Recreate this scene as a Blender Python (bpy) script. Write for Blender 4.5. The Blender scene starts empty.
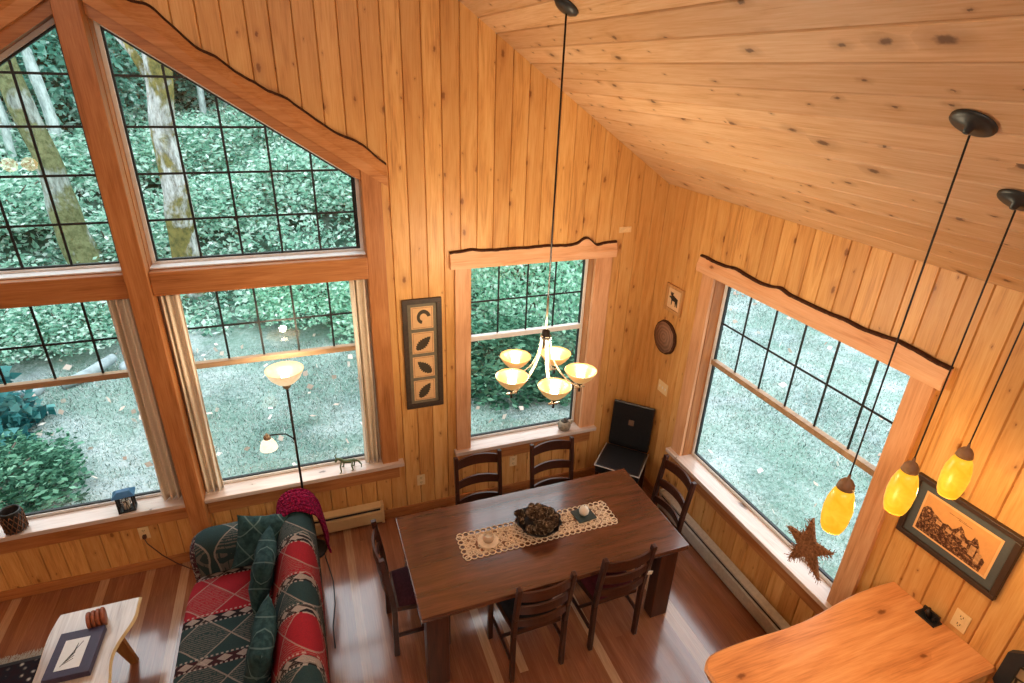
import bpy, math, random
import numpy as np
from mathutils import Vector, Matrix, noise
random.seed(7); rng = np.random.default_rng(7)
SC = bpy.context.scene; COL = SC.collection
PI = math.pi

# ---------------------------------------------------------------- helpers
def lin(h):
    h = h.lstrip('#'); o = []
    for i in (0, 2, 4):
        c = int(h[i:i+2], 16)/255
        o.append(c/12.92 if c <= .04045 else ((c+.055)/1.055)**2.4)
    return (*o, 1)

class MB:
    def __init__(s): s.v = []; s.f = []; s.sm = []
    def add(s, vs, fs, smooth=False):
        b = len(s.v); s.v += [tuple(p) for p in vs]
        for f in fs: s.f.append(tuple(i+b for i in f)); s.sm.append(smooth)
        return s
    def box(s, lo, hi, M=None):
        x0, y0, z0 = lo; x1, y1, z1 = hi
        vs = [Vector(p) for p in ((x0,y0,z0),(x1,y0,z0),(x1,y1,z0),(x0,y1,z0),(x0,y0,z1),(x1,y0,z1),(x1,y1,z1),(x0,y1,z1))]
        if M is not None: vs = [M @ p for p in vs]
        return s.add(vs, [(0,3,2,1),(4,5,6,7),(0,1,5,4),(1,2,6,5),(2,3,7,6),(3,0,4,7)])
    def cbox(s, c, sz, M=None):
        return s.box([c[i]-sz[i]/2 for i in range(3)], [c[i]+sz[i]/2 for i in range(3)], M)
    def bar(s, a, b, w, d, up=(0,0,1)):
        a = Vector(a); b = Vector(b); t = (b-a); L = t.length; t.normalize()
        u = Vector(up); sd = t.cross(u)
        if sd.length < 1e-4: sd = t.cross(Vector((0,1,0)))
        sd.normalize(); u = sd.cross(t)
        M = Matrix((( sd.x, u.x, t.x, a.x),(sd.y, u.y, t.y, a.y),(sd.z, u.z, t.z, a.z),(0,0,0,1)))
        return s.box((-w/2,-d/2,0), (w/2,d/2,L), M)
    def prism(s, poly, fn, d0, d1):
        """poly: 2-D outline; fn(u, v, d) -> 3-D point"""
        n = len(poly)
        vs = [fn(u, v, d0) for u, v in poly] + [fn(u, v, d1) for u, v in poly]
        fs = [tuple(range(n))[::-1], tuple(range(n, 2*n))] + [(i, (i+1) % n, n+(i+1) % n, n+i) for i in range(n)]
        return s.add(vs, fs)
    def tube(s, pts, r, seg=10, cap=True):
        pts = [Vector(p) for p in pts]; n = len(pts)
        rs = [r]*n if isinstance(r, (int, float)) else r
        vs = []; fs = []; a = None
        for i, p in enumerate(pts):
            t = (pts[min(i+1, n-1)]-pts[max(i-1, 0)]).normalized()
            if a is None:
                a = t.cross(Vector((0, 0, 1)))
                if a.length < .3: a = t.cross(Vector((0, 1, 0)))
            a = (a-t*a.dot(t)).normalized(); b = t.cross(a)
            for k in range(seg):
                q = 2*PI*k/seg; vs.append(p+rs[i]*(math.cos(q)*a+math.sin(q)*b))
        for i in range(n-1):
            for k in range(seg):
                fs.append((i*seg+k, i*seg+(k+1) % seg, (i+1)*seg+(k+1) % seg, (i+1)*seg+k))
        if cap: fs += [tuple(range(seg))[::-1], tuple(range((n-1)*seg, n*seg))]
        return s.add(vs, fs, True)
    def lathe(s, prof, c=(0,0,0), seg=24, M=None, rfn=None):
        vs = []; fs = []; n = len(prof)
        for r, z in prof:
            for k in range(seg):
                q = 2*PI*k/seg; rr = r*(rfn(q, z) if rfn else 1)
                p = Vector((rr*math.cos(q), rr*math.sin(q), z))
                if M is not None: p = M @ p
                vs.append(p+Vector(c))
        for i in range(n-1):
            for k in range(seg):
                fs.append((i*seg+k, i*seg+(k+1) % seg, (i+1)*seg+(k+1) % seg, (i+1)*seg+k))
        if prof[0][0] > 1e-5: fs.append(tuple(range(seg))[::-1])
        if prof[-1][0] > 1e-5: fs.append(tuple(range((n-1)*seg, n*seg)))
        return s.add(vs, fs, True)
    def grid(s, nu, nv, fn, smooth=True, closed_u=False):
        vs = [fn(i/(nu-1 if not closed_u else nu), j/(nv-1)) for j in range(nv) for i in range(nu)]
        fs = []
        for j in range(nv-1):
            for i in range(nu if closed_u else nu-1):
                k = (i+1) % nu; fs.append((j*nu+i, j*nu+k, (j+1)*nu+k, (j+1)*nu+i))
        return s.add(vs, fs, smooth)
    def build(s, name, mat, parent=None, bevel=0, subsurf=0, solid=0, loc=None):
        me = bpy.data.meshes.new(name); me.from_pydata(s.v, [], s.f)
        me.polygons.foreach_set('use_smooth', s.sm); me.update()
        o = bpy.data.objects.new(name, me); COL.objects.link(o)
        if mat: me.materials.append(mat)
        if parent: o.parent = parent
        if loc: o.location = loc
        if solid:
            m = o.modifiers.new('t', 'SOLIDIFY'); m.thickness = solid; m.offset = 0
        if bevel:
            m = o.modifiers.new('b', 'BEVEL'); m.width = bevel; m.segments = 2; m.limit_method = 'ANGLE'; m.angle_limit = .6
        if subsurf:
            m = o.modifiers.new('s', 'SUBSURF'); m.levels = subsurf; m.render_levels = subsurf
        return o

def tag(o, label, cat, group=None, kind=None):
    o['label'] = label; o['category'] = cat
    if group: o['group'] = group
    if kind: o['kind'] = kind
    return o
def thing(name, label, cat, loc=(0,0,0), rz=0, group=None):
    o = bpy.data.objects.new(name, None); COL.objects.link(o); o.empty_display_size = .1
    o.location = loc; o.rotation_euler = (0, 0, rz)
    return tag(o, label, cat, group)
def struct(name, label, cat, o=None):
    if o is None:
        o = bpy.data.objects.new(name, None); COL.objects.link(o)
    o['kind'] = 'structure'; o['label'] = label; o['category'] = cat
    return o
def dup(root, loc, rz, label, group=None):
    r = root.copy(); COL.objects.link(r); r.location = loc; r.rotation_euler = (0, 0, rz); r['label'] = label
    if group: r['group'] = group
    for ch in list(root.children):
        c = ch.copy(); COL.objects.link(c); c.parent = r
        for g in list(ch.children):
            d = g.copy(); COL.objects.link(d); d.parent = c
    return r
def fastmesh(name, V, F, mat, parent=None, smooth=False):
    """V (n,3), F (m,k) arrays"""
    me = bpy.data.meshes.new(name); k = F.shape[1]
    me.vertices.add(len(V)); me.vertices.foreach_set('co', V.astype(np.float32).ravel())
    me.loops.add(F.size); me.loops.foreach_set('vertex_index', F.astype(np.int32).ravel())
    me.polygons.add(len(F)); me.polygons.foreach_set('loop_start', np.arange(0, F.size, k, dtype=np.int32))
    me.polygons.foreach_set('loop_total', np.full(len(F), k, dtype=np.int32))
    if smooth: me.polygons.foreach_set('use_smooth', np.ones(len(F), dtype=bool))
    me.update(calc_edges=True); me.validate()
    o = bpy.data.objects.new(name, me); COL.objects.link(o); me.materials.append(mat)
    if parent: o.parent = parent
    return o

# ---------------------------------------------------------------- materials
class NT:
    def __init__(s, name):
        s.m = bpy.data.materials.new(name); s.m.use_nodes = True; s.t = s.m.node_tree; s.t.nodes.clear()
    def n(s, typ, **kw):
        x = s.t.nodes.new(typ)
        for k, v in kw.items():
            if k[0] == '_': setattr(x, k[1:], v)
            else:
                sock = x.inputs[int(k[1:])] if (k[0] == 'i' and k[1:].isdigit()) else x.inputs[k.replace('__', ' ')]
                if isinstance(v, bpy.types.NodeSocket): s.t.links.new(v, sock)
                else: sock.default_value = v
        return x
    def math(s, op, a, b=0.0, c=0.0, clamp=False):
        x = s.n('ShaderNodeMath', _operation=op, i0=a, i1=b, i2=c); x.use_clamp = clamp; return x.outputs[0]
    def mix(s, f, a, b, mode='MIX'):
        x = s.n('ShaderNodeMix', _data_type='RGBA', _blend_type=mode)
        for k, v in ((0, f), (6, a), (7, b)):
            if isinstance(v, bpy.types.NodeSocket): s.t.links.new(v, x.inputs[k])
            else: x.inputs[k].default_value = v
        return x.outputs[2]
    def ramp(s, f, stops, interp='LINEAR'):
        x = s.n('ShaderNodeValToRGB', i0=f); cr = x.color_ramp; cr.interpolation = interp
        while len(cr.elements) < len(stops): cr.elements.new(.5)
        for e, (p, c) in zip(cr.elements, stops): e.position = p; e.color = c
        return x.outputs[0]
    def maprange(s, v, a, b, c=0., d=1., smooth=True):
        x = s.n('ShaderNodeMapRange', i0=v, i1=a, i2=b, i3=c, i4=d)
        if smooth: x.interpolation_type = 'SMOOTHSTEP'
        return x.outputs[0]
    def xyz(s, out='Object'):
        t = s.n('ShaderNodeTexCoord'); q = s.n('ShaderNodeSeparateXYZ', i0=t.outputs[out]); return q.outputs
    def vec(s, x, y, z): return s.n('ShaderNodeCombineXYZ', i0=x, i1=y, i2=z).outputs[0]
    def noise(s, v, scale, detail=3, rough=.55, dist=0.):
        return s.n('ShaderNodeTexNoise', Vector=v, Scale=scale, Detail=detail, Roughness=rough, Distortion=dist).outputs[0]
    def out(s, bsdf): s.n('ShaderNodeOutputMaterial', Surface=bsdf); return s.m
    def bsdf(s, col, rough=.5, spec=.5, normal=None, **kw):
        x = s.n('ShaderNodeBsdfPrincipled', Roughness=rough)
        for k, v in (('Base Color', col), ('Specular IOR Level', spec), *[(a.replace('__', ' '), b) for a, b in kw.items()]):
            if isinstance(v, bpy.types.NodeSocket): s.t.links.new(v, x.inputs[k])
            else: x.inputs[k].default_value = v
        if normal is not None: s.t.links.new(normal, x.inputs['Normal'])
        return x.outputs[0]
    def bump(s, h, strength=.2, dist=.01):
        return s.n('ShaderNodeBump', Strength=strength, Distance=dist, Height=h).outputs[0]

def plain(name, hexc, rough=.5, spec=.5, metal=0., var=.12, scale=40):
    t = NT(name); c = lin(hexc); tc = t.n('ShaderNodeTexCoord').outputs['Object']
    nz = t.noise(tc, scale, 3)
    d = tuple(x*(1-var) for x in c[:3])+(1,); e = tuple(min(1, x*(1+var)) for x in c[:3])+(1,)
    return t.out(t.bsdf(t.ramp(nz, [(.3, d), (.7, e)]), rough, spec, Metallic=metal))

def wood(name, light, mid, dark, ln, ac, plank=0., knots=.5, rough=.5, var=.25, kc=(.14, .34), kr=.016, spec=.35, seg=0., fine=1., kcol='#4a2a14', pal=None, coat=0.):
    t = NT(name); c = t.xyz(); a = c[ac]; l = c[ln]; o = c[3-ln-ac] if ln != ac else c[0]
    if plank:
        i = t.math('FLOOR', t.math('DIVIDE', a, plank))
        if seg:
            r0 = t.n('ShaderNodeTexWhiteNoise', _noise_dimensions='1D', W=i).outputs['Value']
            j = t.math('FLOOR', t.math('ADD', t.math('DIVIDE', l, seg), t.math('MULTIPLY', r0, 7.0)))
            i = t.math('ADD', i, t.math('MULTIPLY', j, 17.31))
        r = t.n('ShaderNodeTexWhiteNoise', _noise_dimensions='1D', W=i).outputs['Value']
    else:
        oi = t.n('ShaderNodeObjectInfo'); r = oi.outputs['Random']
    off = t.math('MULTIPLY', r, 53.0)
    v1 = t.vec(t.math('ADD', t.math('MULTIPLY', a, 9.0), off), t.math('ADD', t.math('MULTIPLY', l, .9), off), t.math('MULTIPLY', o, 9.0))
    g1 = t.noise(v1, 1.6, 5, .6, .9)
    v2 = t.vec(t.math('ADD', t.math('MULTIPLY', a, 60.0), off), t.math('MULTIPLY', l, 2.2), t.math('MULTIPLY', o, 60.0))
    g2 = t.noise(v2, 2.0, 3, .6, .3)
    g = t.math('ADD', t.math('MULTIPLY', g1, .62), t.math('MULTIPLY', g2, .38*fine))
    col = t.ramp(g, [(.30, lin(dark)), (.47, lin(mid)), (.68, lin(light))])
    if pal:
        base = t.ramp(r, [(k/len(pal), lin(h)) for k, h in enumerate(pal)], 'CONSTANT')
        col = t.mix(.62, col, base)
        col = t.mix(t.maprange(g2, .35, .7, .25, 0.), col, lin(dark))
    if plank or var:
        col = t.mix(t.math('MULTIPLY', t.math('SUBTRACT', 1.0, r), var), col, lin(dark))
    if knots:
        ka, kl = kc
        wn = t.math('SUBTRACT', t.noise(t.vec(a, l, o), 45., 2), .5); wm = t.math('SUBTRACT', t.noise(t.vec(l, a, o), 38., 2), .5)
        aw = t.math('MULTIPLY_ADD', wn, .016, a); lw_ = t.math('MULTIPLY_ADD', wm, .03, l)
        p = t.vec(t.math('ADD', t.math('DIVIDE', aw, ka), off), t.math('ADD', t.math('DIVIDE', lw_, kl), off), 0.0)
        vo = t.n('ShaderNodeTexVoronoi', _voronoi_dimensions='2D', Vector=p, Scale=1.0)
        df = t.n('ShaderNodeVectorMath', _operation='SUBTRACT', i0=p, i1=vo.outputs['Position']).outputs[0]
        sc = t.n('ShaderNodeVectorMath', _operation='MULTIPLY', i0=df, i1=(ka, kl*.5, 0)).outputs[0]
        d = t.n('ShaderNodeVectorMath', _operation='LENGTH', i0=sc).outputs['Value']
        rr = t.n('ShaderNodeSeparateColor', i0=vo.outputs['Color']).outputs
        keep = t.math('LESS_THAN', rr[0], knots)
        rad = t.math('MULTIPLY_ADD', t.math('POWER', rr[1], 2.5), kr*1.6, kr*.4)
        k = t.math('MULTIPLY', t.maprange(t.math('DIVIDE', d, rad), .35, 1.0, 1.0, 0.), keep)
        halo = t.math('MULTIPLY', t.maprange(t.math('DIVIDE', d, rad), .6, 3.2, .45, 0.), keep)
        col = t.mix(halo, col, lin(dark)); col = t.mix(t.math('MULTIPLY', k, .8), col, lin(kcol))
    nb = t.bump(g2, .08, .004)
    return t.out(t.bsdf(col, rough, spec, nb, Coat__Weight=coat, Coat__Roughness=.12, Coat__IOR=1.6))

M = {}
PW = .135
M['wall_b'] = wood('pine_wall_boards', '#e9bb7a', '#d7a05c', '#a9713c', 2, 0, PW, .45, .42, kc=(.13, .24), kr=.010, var=.38, kcol='#774521')
M['wall_r'] = wood('pine_side_boards', '#e9bb7a', '#d7a05c', '#a9713c', 2, 1, PW, .45, .42, kc=(.13, .24), kr=.010, var=.38, kcol='#774521')
M['ceil'] = wood('cedar_ceiling_boards', '#f0cda4', '#e0b483', '#a97a50', 1, 0, PW, .5, .5, kc=(.125, .2), kr=.011, var=.45, fine=1.4, kcol='#54331c')
M['floor'] = wood('fir_floor_boards', '#b98560', '#975f42', '#6c3f29', 1, 0, .066, 0, .22, .15, seg=4.2, spec=.5,
                  pal=['#8c5a40', '#976246', '#814e37', '#9f6c4e', '#8d5a40', '#d8b48e', '#92603f', '#7c4a34', '#a06a4a', '#8a563c', '#965f44', '#c39a74', '#844f38'], coat=1.)
M['trim_z'] = wood('fir_trim_upright', '#c58a56', '#ad7040', '#84502a', 2, 0, 0, .25, .42, kc=(.3, .7), kr=.02, var=.12)
M['trim_x'] = wood('fir_trim_lengthwise', '#c58a56', '#ad7040', '#84502a', 0, 2, 0, .25, .42, kc=(.3, .7), kr=.02, var=.12)
M['trim_y'] = wood('fir_trim_sideways', '#c58a56', '#ad7040', '#84502a', 1, 2, 0, .25, .42, kc=(.3, .7), kr=.02, var=.12)
M['live_x'] = wood('live_edge_board_lamplit', '#ebbc94', '#dca57a', '#bf8459', 0, 2, 0, .3, .45, kc=(.35, .5), kr=.03, var=.1, kcol='#7a4626')  # paler than the gable header: the lamps' light is put into the colour
M['live_y'] = wood('live_edge_side_lamplit', '#ebbc94', '#dca57a', '#bf8459', 1, 2, 0, .3, .45, kc=(.35, .5), kr=.03, var=.1, kcol='#7a4626')
M['case_z'] = wood('pale_fir_casing', '#e2b088', '#d19a6e', '#b0764a', 2, 0, 0, .3, .42, kc=(.3, .5), kr=.03, var=.1, kcol='#6a4020')
M['sill'] = wood('window_sill_wood', '#dccdc2', '#d0bbae', '#b39a8a', 0, 1, 0, .2, .32, var=.1, coat=.8)  # greyish white: sheen from the window is put into the wood colour
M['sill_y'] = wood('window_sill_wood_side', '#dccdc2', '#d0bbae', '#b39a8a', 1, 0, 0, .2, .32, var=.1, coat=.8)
M['gable'] = wood('gable_live_edge', '#d29a66', '#bd7f4a', '#945c32', 0, 2, 0, .3, .45, kc=(.35, .5), kr=.03, var=.1, kcol='#6a3c20')  # same kind of board, without the lamplight painted into the other headers
M['bark'] = plain('bark_edge_dark', '#452a1c', .9, .2, var=.4)
M['frame'] = plain('window_frame_clad', '#b9ada0', .5)
M['frame_w'] = plain('window_frame_pale', '#e4e3e0', .45, var=.04)
M['gasket'] = plain('dark_gasket', '#1d2426', .5)
M['rail'] = wood('sash_rail_wood', '#bda284', '#a98b6c', '#8b6f52', 0, 2, 0, 0, .4)
M['muntin'] = plain('muntin_black', '#15191a', .5)
M['table'] = wood('walnut_table', '#6d4030', '#54301f', '#38201a', 0, 1, 0, 0, .26, var=.1, spec=.5, kcol='#2a1610', coat=.8)
M['table_leg'] = wood('walnut_table_leg', '#5b3527', '#452619', '#2d1912', 2, 0, 0, 0, .3, var=.1)
M['chair'] = wood('dark_chair_wood', '#4a2c22', '#3a2019', '#281511', 2, 0, 0, 0, .32, var=.1)
M['chair_x'] = wood('dark_chair_wood_slat', '#52301f', '#41241a', '#2b1712', 0, 2, 0, 0, .32, var=.1)
M['burgundy'] = plain('burgundy_cushion', '#5a2430', .85, .2, var=.3, scale=60)
M['maroon'] = plain('maroon_cushion', '#43202a', .85, .2, var=.3, scale=60)
M['navy'] = plain('navy_cushion', '#22262e', .85, .2, var=.3, scale=60)
M['leather'] = plain('black_leather', '#17191d', .38, .5, var=.3)
M['brass'] = plain('bronze_emblem', '#7d6250', .45, metal=.3)
M['bronze'] = plain('dark_bronze', '#2b2522', .4, .5, metal=.6)
M['gun'] = plain('gunmetal_canopy', '#3b3d3d', .42, .5, metal=.5)
M['nickel'] = plain('brushed_champagne_metal', '#a8977f', .4, .5, metal=.5)
M['cap'] = plain('brown_cap_metal', '#8d6a4c', .55, .4)
M['cord'] = plain('black_cord', '#1a1413', .6)
M['linen'] = plain('linen_curtain', '#e2d5c0', .9, .2, var=.1, scale=120)
M['heater'] = plain('cream_heater_metal', '#c9aa7c', .45, .4, var=.04)
M['heater_g'] = plain('grey_heater_metal', '#b5aea2', .4, .5)
M['ivory'] = plain('ivory_plate', '#e3c897', .4, var=.03)
M['slot'] = plain('dark_slot', '#4a3826', .6)
M['bar'] = wood('bar_slab_wood', '#eab07a', '#d9965e', '#b06e40', 0, 1, 0, .35, .3, kc=(.22, .34), kr=.014, var=.05, kcol='#6a3a1c')
M['slab'] = wood('slab_wood_sheen_tint', '#d6cdc4', '#c2b5aa', '#9b8a7e', 1, 0, 0, .2, .28, coat=.6, kc=(.3, .4), kr=.03, var=.05, kcol='#5f5048')  # top greyed in colour to carry the bluish-white reflection on it
M['slab_edge'] = wood('slab_edge_wood', '#e6d0a4', '#d9bd8a', '#b08d5c', 1, 2, 0, 0, .5, var=.05)
M['slab_leg'] = wood('slab_leg_wood', '#b9854f', '#a8733f', '#86562d', 2, 1, 0, .2, .5, var=.05)
M['teal'] = None
M['black'] = plain('black_metal', '#15171a', .45, .5)

def emis(name, hexc, strength, hex2=None, base=None):
    t = NT(name); tc = t.n('ShaderNodeTexCoord').outputs['Object']; col = lin(hexc)
    if hex2: col = t.ramp(t.noise(tc, 14, 3, .6, 1.), [(.35, lin(hex2)), (.65, lin(hexc))])
    x = t.bsdf(lin(base or hexc), .35, .5, Emission__Color=col, Emission__Strength=strength)
    return t.out(x)
M['bulb'] = emis('warm_bulb', '#ffe9bf', 14.)
M['bowl'] = emis('amber_glass_bowl', '#ffcb86', .5, '#f6b868', '#5e3c20')
M['pend'] = emis('amber_pendant_glass', '#ffcc3c', .95, '#f7b422', '#a86a10')
M['torch'] = emis('frosted_torchiere_glass', '#ffe2b4', .9, '#ffd49a', '#6e5030')
M['read'] = emis('lit_reading_shade', '#fff0d4', 1.5, '#ffe6bc', '#8a7454')
M['candle'] = plain('candle_wax', '#e6dccb', .5, var=.04)

def glass_mat():
    t = NT('window_glass')
    lw = t.n('ShaderNodeLayerWeight', Blend=.5)
    f = t.math('MULTIPLY_ADD', t.math('POWER', lw.outputs['Facing'], 5.0), .9, .075)
    tr = t.n('ShaderNodeBsdfTransparent', Color=(.97, .99, .985, 1))
    gl = t.n('ShaderNodeBsdfGlossy', Roughness=.0)
    mx = t.n('ShaderNodeMixShader', i0=f, i1=tr.outputs[0], i2=gl.outputs[0])
    return t.out(mx.outputs[0])
M['glass'] = glass_mat()

def leaf(name, stops, trans=.45):
    t = NT(name); g = t.n('ShaderNodeNewGeometry').outputs['Random Per Island']
    col = t.ramp(g, [(p, lin(h)) for p, h in stops])
    d = t.bsdf(col, .7, .15)
    tr = t.n('ShaderNodeBsdfTranslucent', Color=col)
    return t.out(t.n('ShaderNodeMixShader', i0=trans, i1=d, i2=tr.outputs[0]).outputs[0])
M['leaf_a'] = leaf('shrub_leaves', [(0, '#44766a'), (.3, '#8cc4ad'), (.65, '#c0e9d8'), (1, '#eefcf7')])
M['leaf_b'] = leaf('canopy_leaves', [(0, '#4f8e82'), (.4, '#8accbc'), (.75, '#bdeee2'), (1, '#e6fbf6')])
M['leaf_c'] = leaf('bright_shrub_leaves', [(0, '#6aa98f'), (.4, '#a6dec4'), (.8, '#cff3e0'), (1, '#edfcf5')])
M['leaf_d'] = leaf('dark_bush_leaves', [(0, '#27503f'), (.5, '#4b8069'), (.85, '#7ab597'), (1, '#a8dcc0')])
M['leaf_t'] = leaf('teal_bush_leaves', [(0, '#1f5a60'), (.5, '#3f8d90'), (1, '#7fc4c2')])
M['grass'] = leaf('grass_blades', [(0, '#365047'), (.25, '#748c84'), (.6, '#a9b7b2'), (1, '#dfe5e5')], .3)
M['fallen'] = leaf('fallen_leaves', [(0, '#c9a99a'), (.5, '#e6d3c6'), (1, '#f4ece4')], .2)
M['twig'] = plain('shrub_twig', '#5a5348', .8)

def ground_mat():
    t = NT('lawn_ground'); tc = t.n('ShaderNodeTexCoord').outputs['Object']
    a = t.noise(tc, 1.1, 4, .6); b = t.noise(tc, 22, 4, .7); c = t.noise(tc, 90, 2, .6)
    m = t.math('ADD', t.math('MULTIPLY', a, .4), t.math('ADD', t.math('MULTIPLY', b, .4), t.math('MULTIPLY', c, .2)))
    col = t.ramp(m, [(.34, lin('#2f4943')), (.44, lin('#6a857e')), (.54, lin('#9aaeaa')), (.66, lin('#cbd4d4'))])
    c3 = t.xyz(); sl_ = t.maprange(c3[2], -.35, -.1); d_ = t.ramp(t.noise(tc, 2.5, 6, .7), [(.3, lin('#1c352d')), (.5, lin('#35574a')), (.72, lin('#8a9a92'))])
    big = t.noise(tc, .9, 5, .65, .5)
    col = t.mix(t.maprange(big, .40, .56, .45, 0.), col, lin('#6d9182')); col = t.mix(t.maprange(big, .52, .68, 0., .5), col, lin('#b2bcc2'))
    col = t.mix(sl_, col, d_)
    return t.out(t.bsdf(col, .9, .1, t.bump(b, .6, .03)))
M['lawn'] = ground_mat()
def hill_mat():
    t = NT('forest_soil'); tc = t.n('ShaderNodeTexCoord').outputs['Object']
    b = t.noise(tc, 2.5, 6, .7)
    return t.out(t.bsdf(t.ramp(b, [(.3, lin('#26443a')), (.5, lin('#446a5c')), (.7, lin('#8a9a92'))]), .95, .1, t.bump(b, .8, .1)))
M['hill'] = hill_mat()
def moss_mat(name, bark1, bark2, moss, cover):
    t = NT(name); tc = t.n('ShaderNodeTexCoord').outputs['Object']; c = t.xyz()
    b = t.noise(t.vec(t.math('MULTIPLY', c[0], 14.), t.math('MULTIPLY', c[1], 14.), t.math('MULTIPLY', c[2], 4.)), 1., 5, .7)
    m = t.noise(t.vec(c[0], c[1], t.math('MULTIPLY', c[2], .75)), 1.5, 5, .62, .4)
    bark = t.ramp(b, [(.35, lin(bark1)), (.6, lin(bark2))])
    mo = t.ramp(t.noise(tc, 12, 4, .7), [(.3, lin('#4a5236')), (.6, lin(moss))])
    col = t.mix(t.maprange(m, cover, cover+.08), mo, bark)
    return t.out(t.bsdf(col, .95, .1, t.bump(b, .7, .05)))
M['moss'] = moss_mat('mossy_bark', '#6f746e', '#ccd3d2', '#857f4c', .47)
M['moss2'] = moss_mat('grey_mossy_bark', '#5c665f', '#a9b6b0', '#7e8560', .5)
M['birch'] = moss_mat('pale_smooth_bark', '#8fa3a2', '#cfe0de', '#6f8570', .32)
M['darkbark'] = moss_mat('dark_bark', '#2f3c36', '#5d6d66', '#4e5c42', .45)
M['rock'] = plain('grey_stone', '#9fb0b4', .9, .2, var=.3, scale=8)

# southwestern sofa fabric: bands along the sofa (local y), diamonds across
def sofa_mat(name, bands, acro, pu, pv, offv=0., redx=None, offu=0.):
    t = NT(name); c = t.xyz(); u = c[0] if acro == 'x' else (t.math('ADD', c[0], c[2]) if acro == 'xz' else c[2])
    v = t.math('MULTIPLY', c[1], -1.0)
    v = t.math('ADD', v, t.math('MULTIPLY', t.math('SUBTRACT', t.noise(t.vec(c[0], c[1], c[2]), 6., 2), .5), .015))
    f = t.math('DIVIDE', v, 2.2)
    cols = dict(g=lin('#2c4245'), r=lin('#9c2430'), d=lin('#231d22'), t=lin('#3d5a58'), b=lin('#3a2027'))
    base = t.ramp(f, [(p/2.2, cols[k]) for p, k in bands], 'CONSTANT')
    edge = None
    prev = None
    # stepped pale dashes along the borders of the dark stripes
    for p, k in bands:
        if k == 'd' or k == 'b':
            d = t.math('ABSOLUTE', t.math('SUBTRACT', v, p+.028))
            z = t.math('ABSOLUTE', t.math('SUBTRACT', t.math('FRACT', t.math('MULTIPLY', u, 9.)), .5))
            line = t.math('LESS_THAN', t.math('ADD', t.math('MULTIPLY', d, 16.), z), .42)
            d2 = t.math('ABSOLUTE', t.math('SUBTRACT', d, .036))
            dash = t.math('MULTIPLY', t.math('LESS_THAN', d2, .006), t.math('GREATER_THAN', t.math('FRACT', t.math('MULTIPLY', u, 34.)), .5))
            s = t.math('MAXIMUM', line, dash)
            edge = s if edge is None else t.math('MAXIMUM', edge, s)
    tu = t.math('PINGPONG', t.math('ADD', u, 10.+offu), pu); tv = t.math('MULTIPLY', t.math('PINGPONG', t.math('ADD', v, 10.+offv), pv), pu/pv)
    e1 = t.math('ABSOLUTE', t.math('SUBTRACT', tu, tv)); 
    line = t.math('LESS_THAN', e1, .0065)
    ins = t.math('LESS_THAN', tv, tu)
    hatch = t.math('GREATER_THAN', t.math('SINE', t.math('MULTIPLY', v, 420.)), .1)
    hatch = t.math('MULTIPLY', t.math('MULTIPLY', ins, hatch), t.math('GREATER_THAN', t.noise(t.vec(u, v, 0.), 60., 2), .42))
    ok = t.math('LESS_THAN', t.n('ShaderNodeSeparateColor', i0=base).outputs[1], .06)
    col = t.mix(t.math('MULTIPLY', hatch, .38), base, lin('#93867c'))
    col = t.mix(t.math('MULTIPLY', line, .62), col, lin('#a59a90'))
    if edge is not None: col = t.mix(t.math('MULTIPLY', edge, .75), col, lin('#b3a79f'))
    if redx is not None: col = t.mix(t.math('LESS_THAN', c[0], redx), col, t.ramp(t.noise(t.vec(c[0], c[1], c[2]), 42., 3, .7), [(.42, lin('#4a2230')), (.5, lin('#2a2228')), (.6, lin('#a0938c'))]))
    w = t.noise(t.vec(u, v, c[2]), 220., 2)
    col = t.mix(t.maprange(w, .4, .65, .25, 0.), col, lin('#191e20'))
    return t.out(t.bsdf(col, .9, .15, t.bump(w, .3, .004)))
SB = [(0, 'g'), (.275, 'd'), (.34, 'r'), (.69, 'd'), (.755, 'g'), (1.03, 'b'), (1.10, 'g'), (1.38, 'd'), (1.45, 'r'), (1.8, 'g')]
BB = [(0, 'g'), (.53, 'd'), (.59, 'r'), (.875, 'd'), (.935, 'g'), (1.15, 'd'), (1.21, 'r'), (1.49, 'd'), (1.55, 'g'), (1.8, 'd'), (1.86, 'r')]
M['sofa_seat'] = sofa_mat('woven_seat_fabric', SB, 'x', .17, .16)
M['sofa_back'] = sofa_mat('woven_back_fabric', BB, 'xz', .17, .17, .06)
def pillow_mat(name, a, b):
    t = NT(name); tc = t.n('ShaderNodeTexCoord').outputs['Object']; c = t.xyz()
    k = t.math('LESS_THAN', t.math('ABSOLUTE', t.math('SUBTRACT', t.math('PINGPONG', t.math('ADD', c[0], 9.), .11), t.math('PINGPONG', t.math('ADD', c[2], 9.), .11))), .006)
    col = t.ramp(t.noise(tc, 26, 4, .6), [(.35, lin(a)), (.65, lin(b))])
    col = t.mix(t.math('MULTIPLY', k, .5), col, lin('#6f8a8a'))
    return t.out(t.bsdf(col, .9, .15, t.bump(t.noise(tc, 150, 2), .3, .004)))
M['pillow'] = pillow_mat('teal_pillow_fabric', '#1d363c', '#325054')
def knit():
    t = NT('fuchsia_knit'); tc = t.n('ShaderNodeTexCoord').outputs['Object']
    v = t.n('ShaderNodeTexVoronoi', Vector=tc, Scale=55.).outputs['Distance']
    return t.out(t.bsdf(t.ramp(v, [(.1, lin('#a81c4c')), (.6, lin('#6a1034'))]), .95, .1, t.bump(v, 1., .02)))
M['knit'] = knit()
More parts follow.
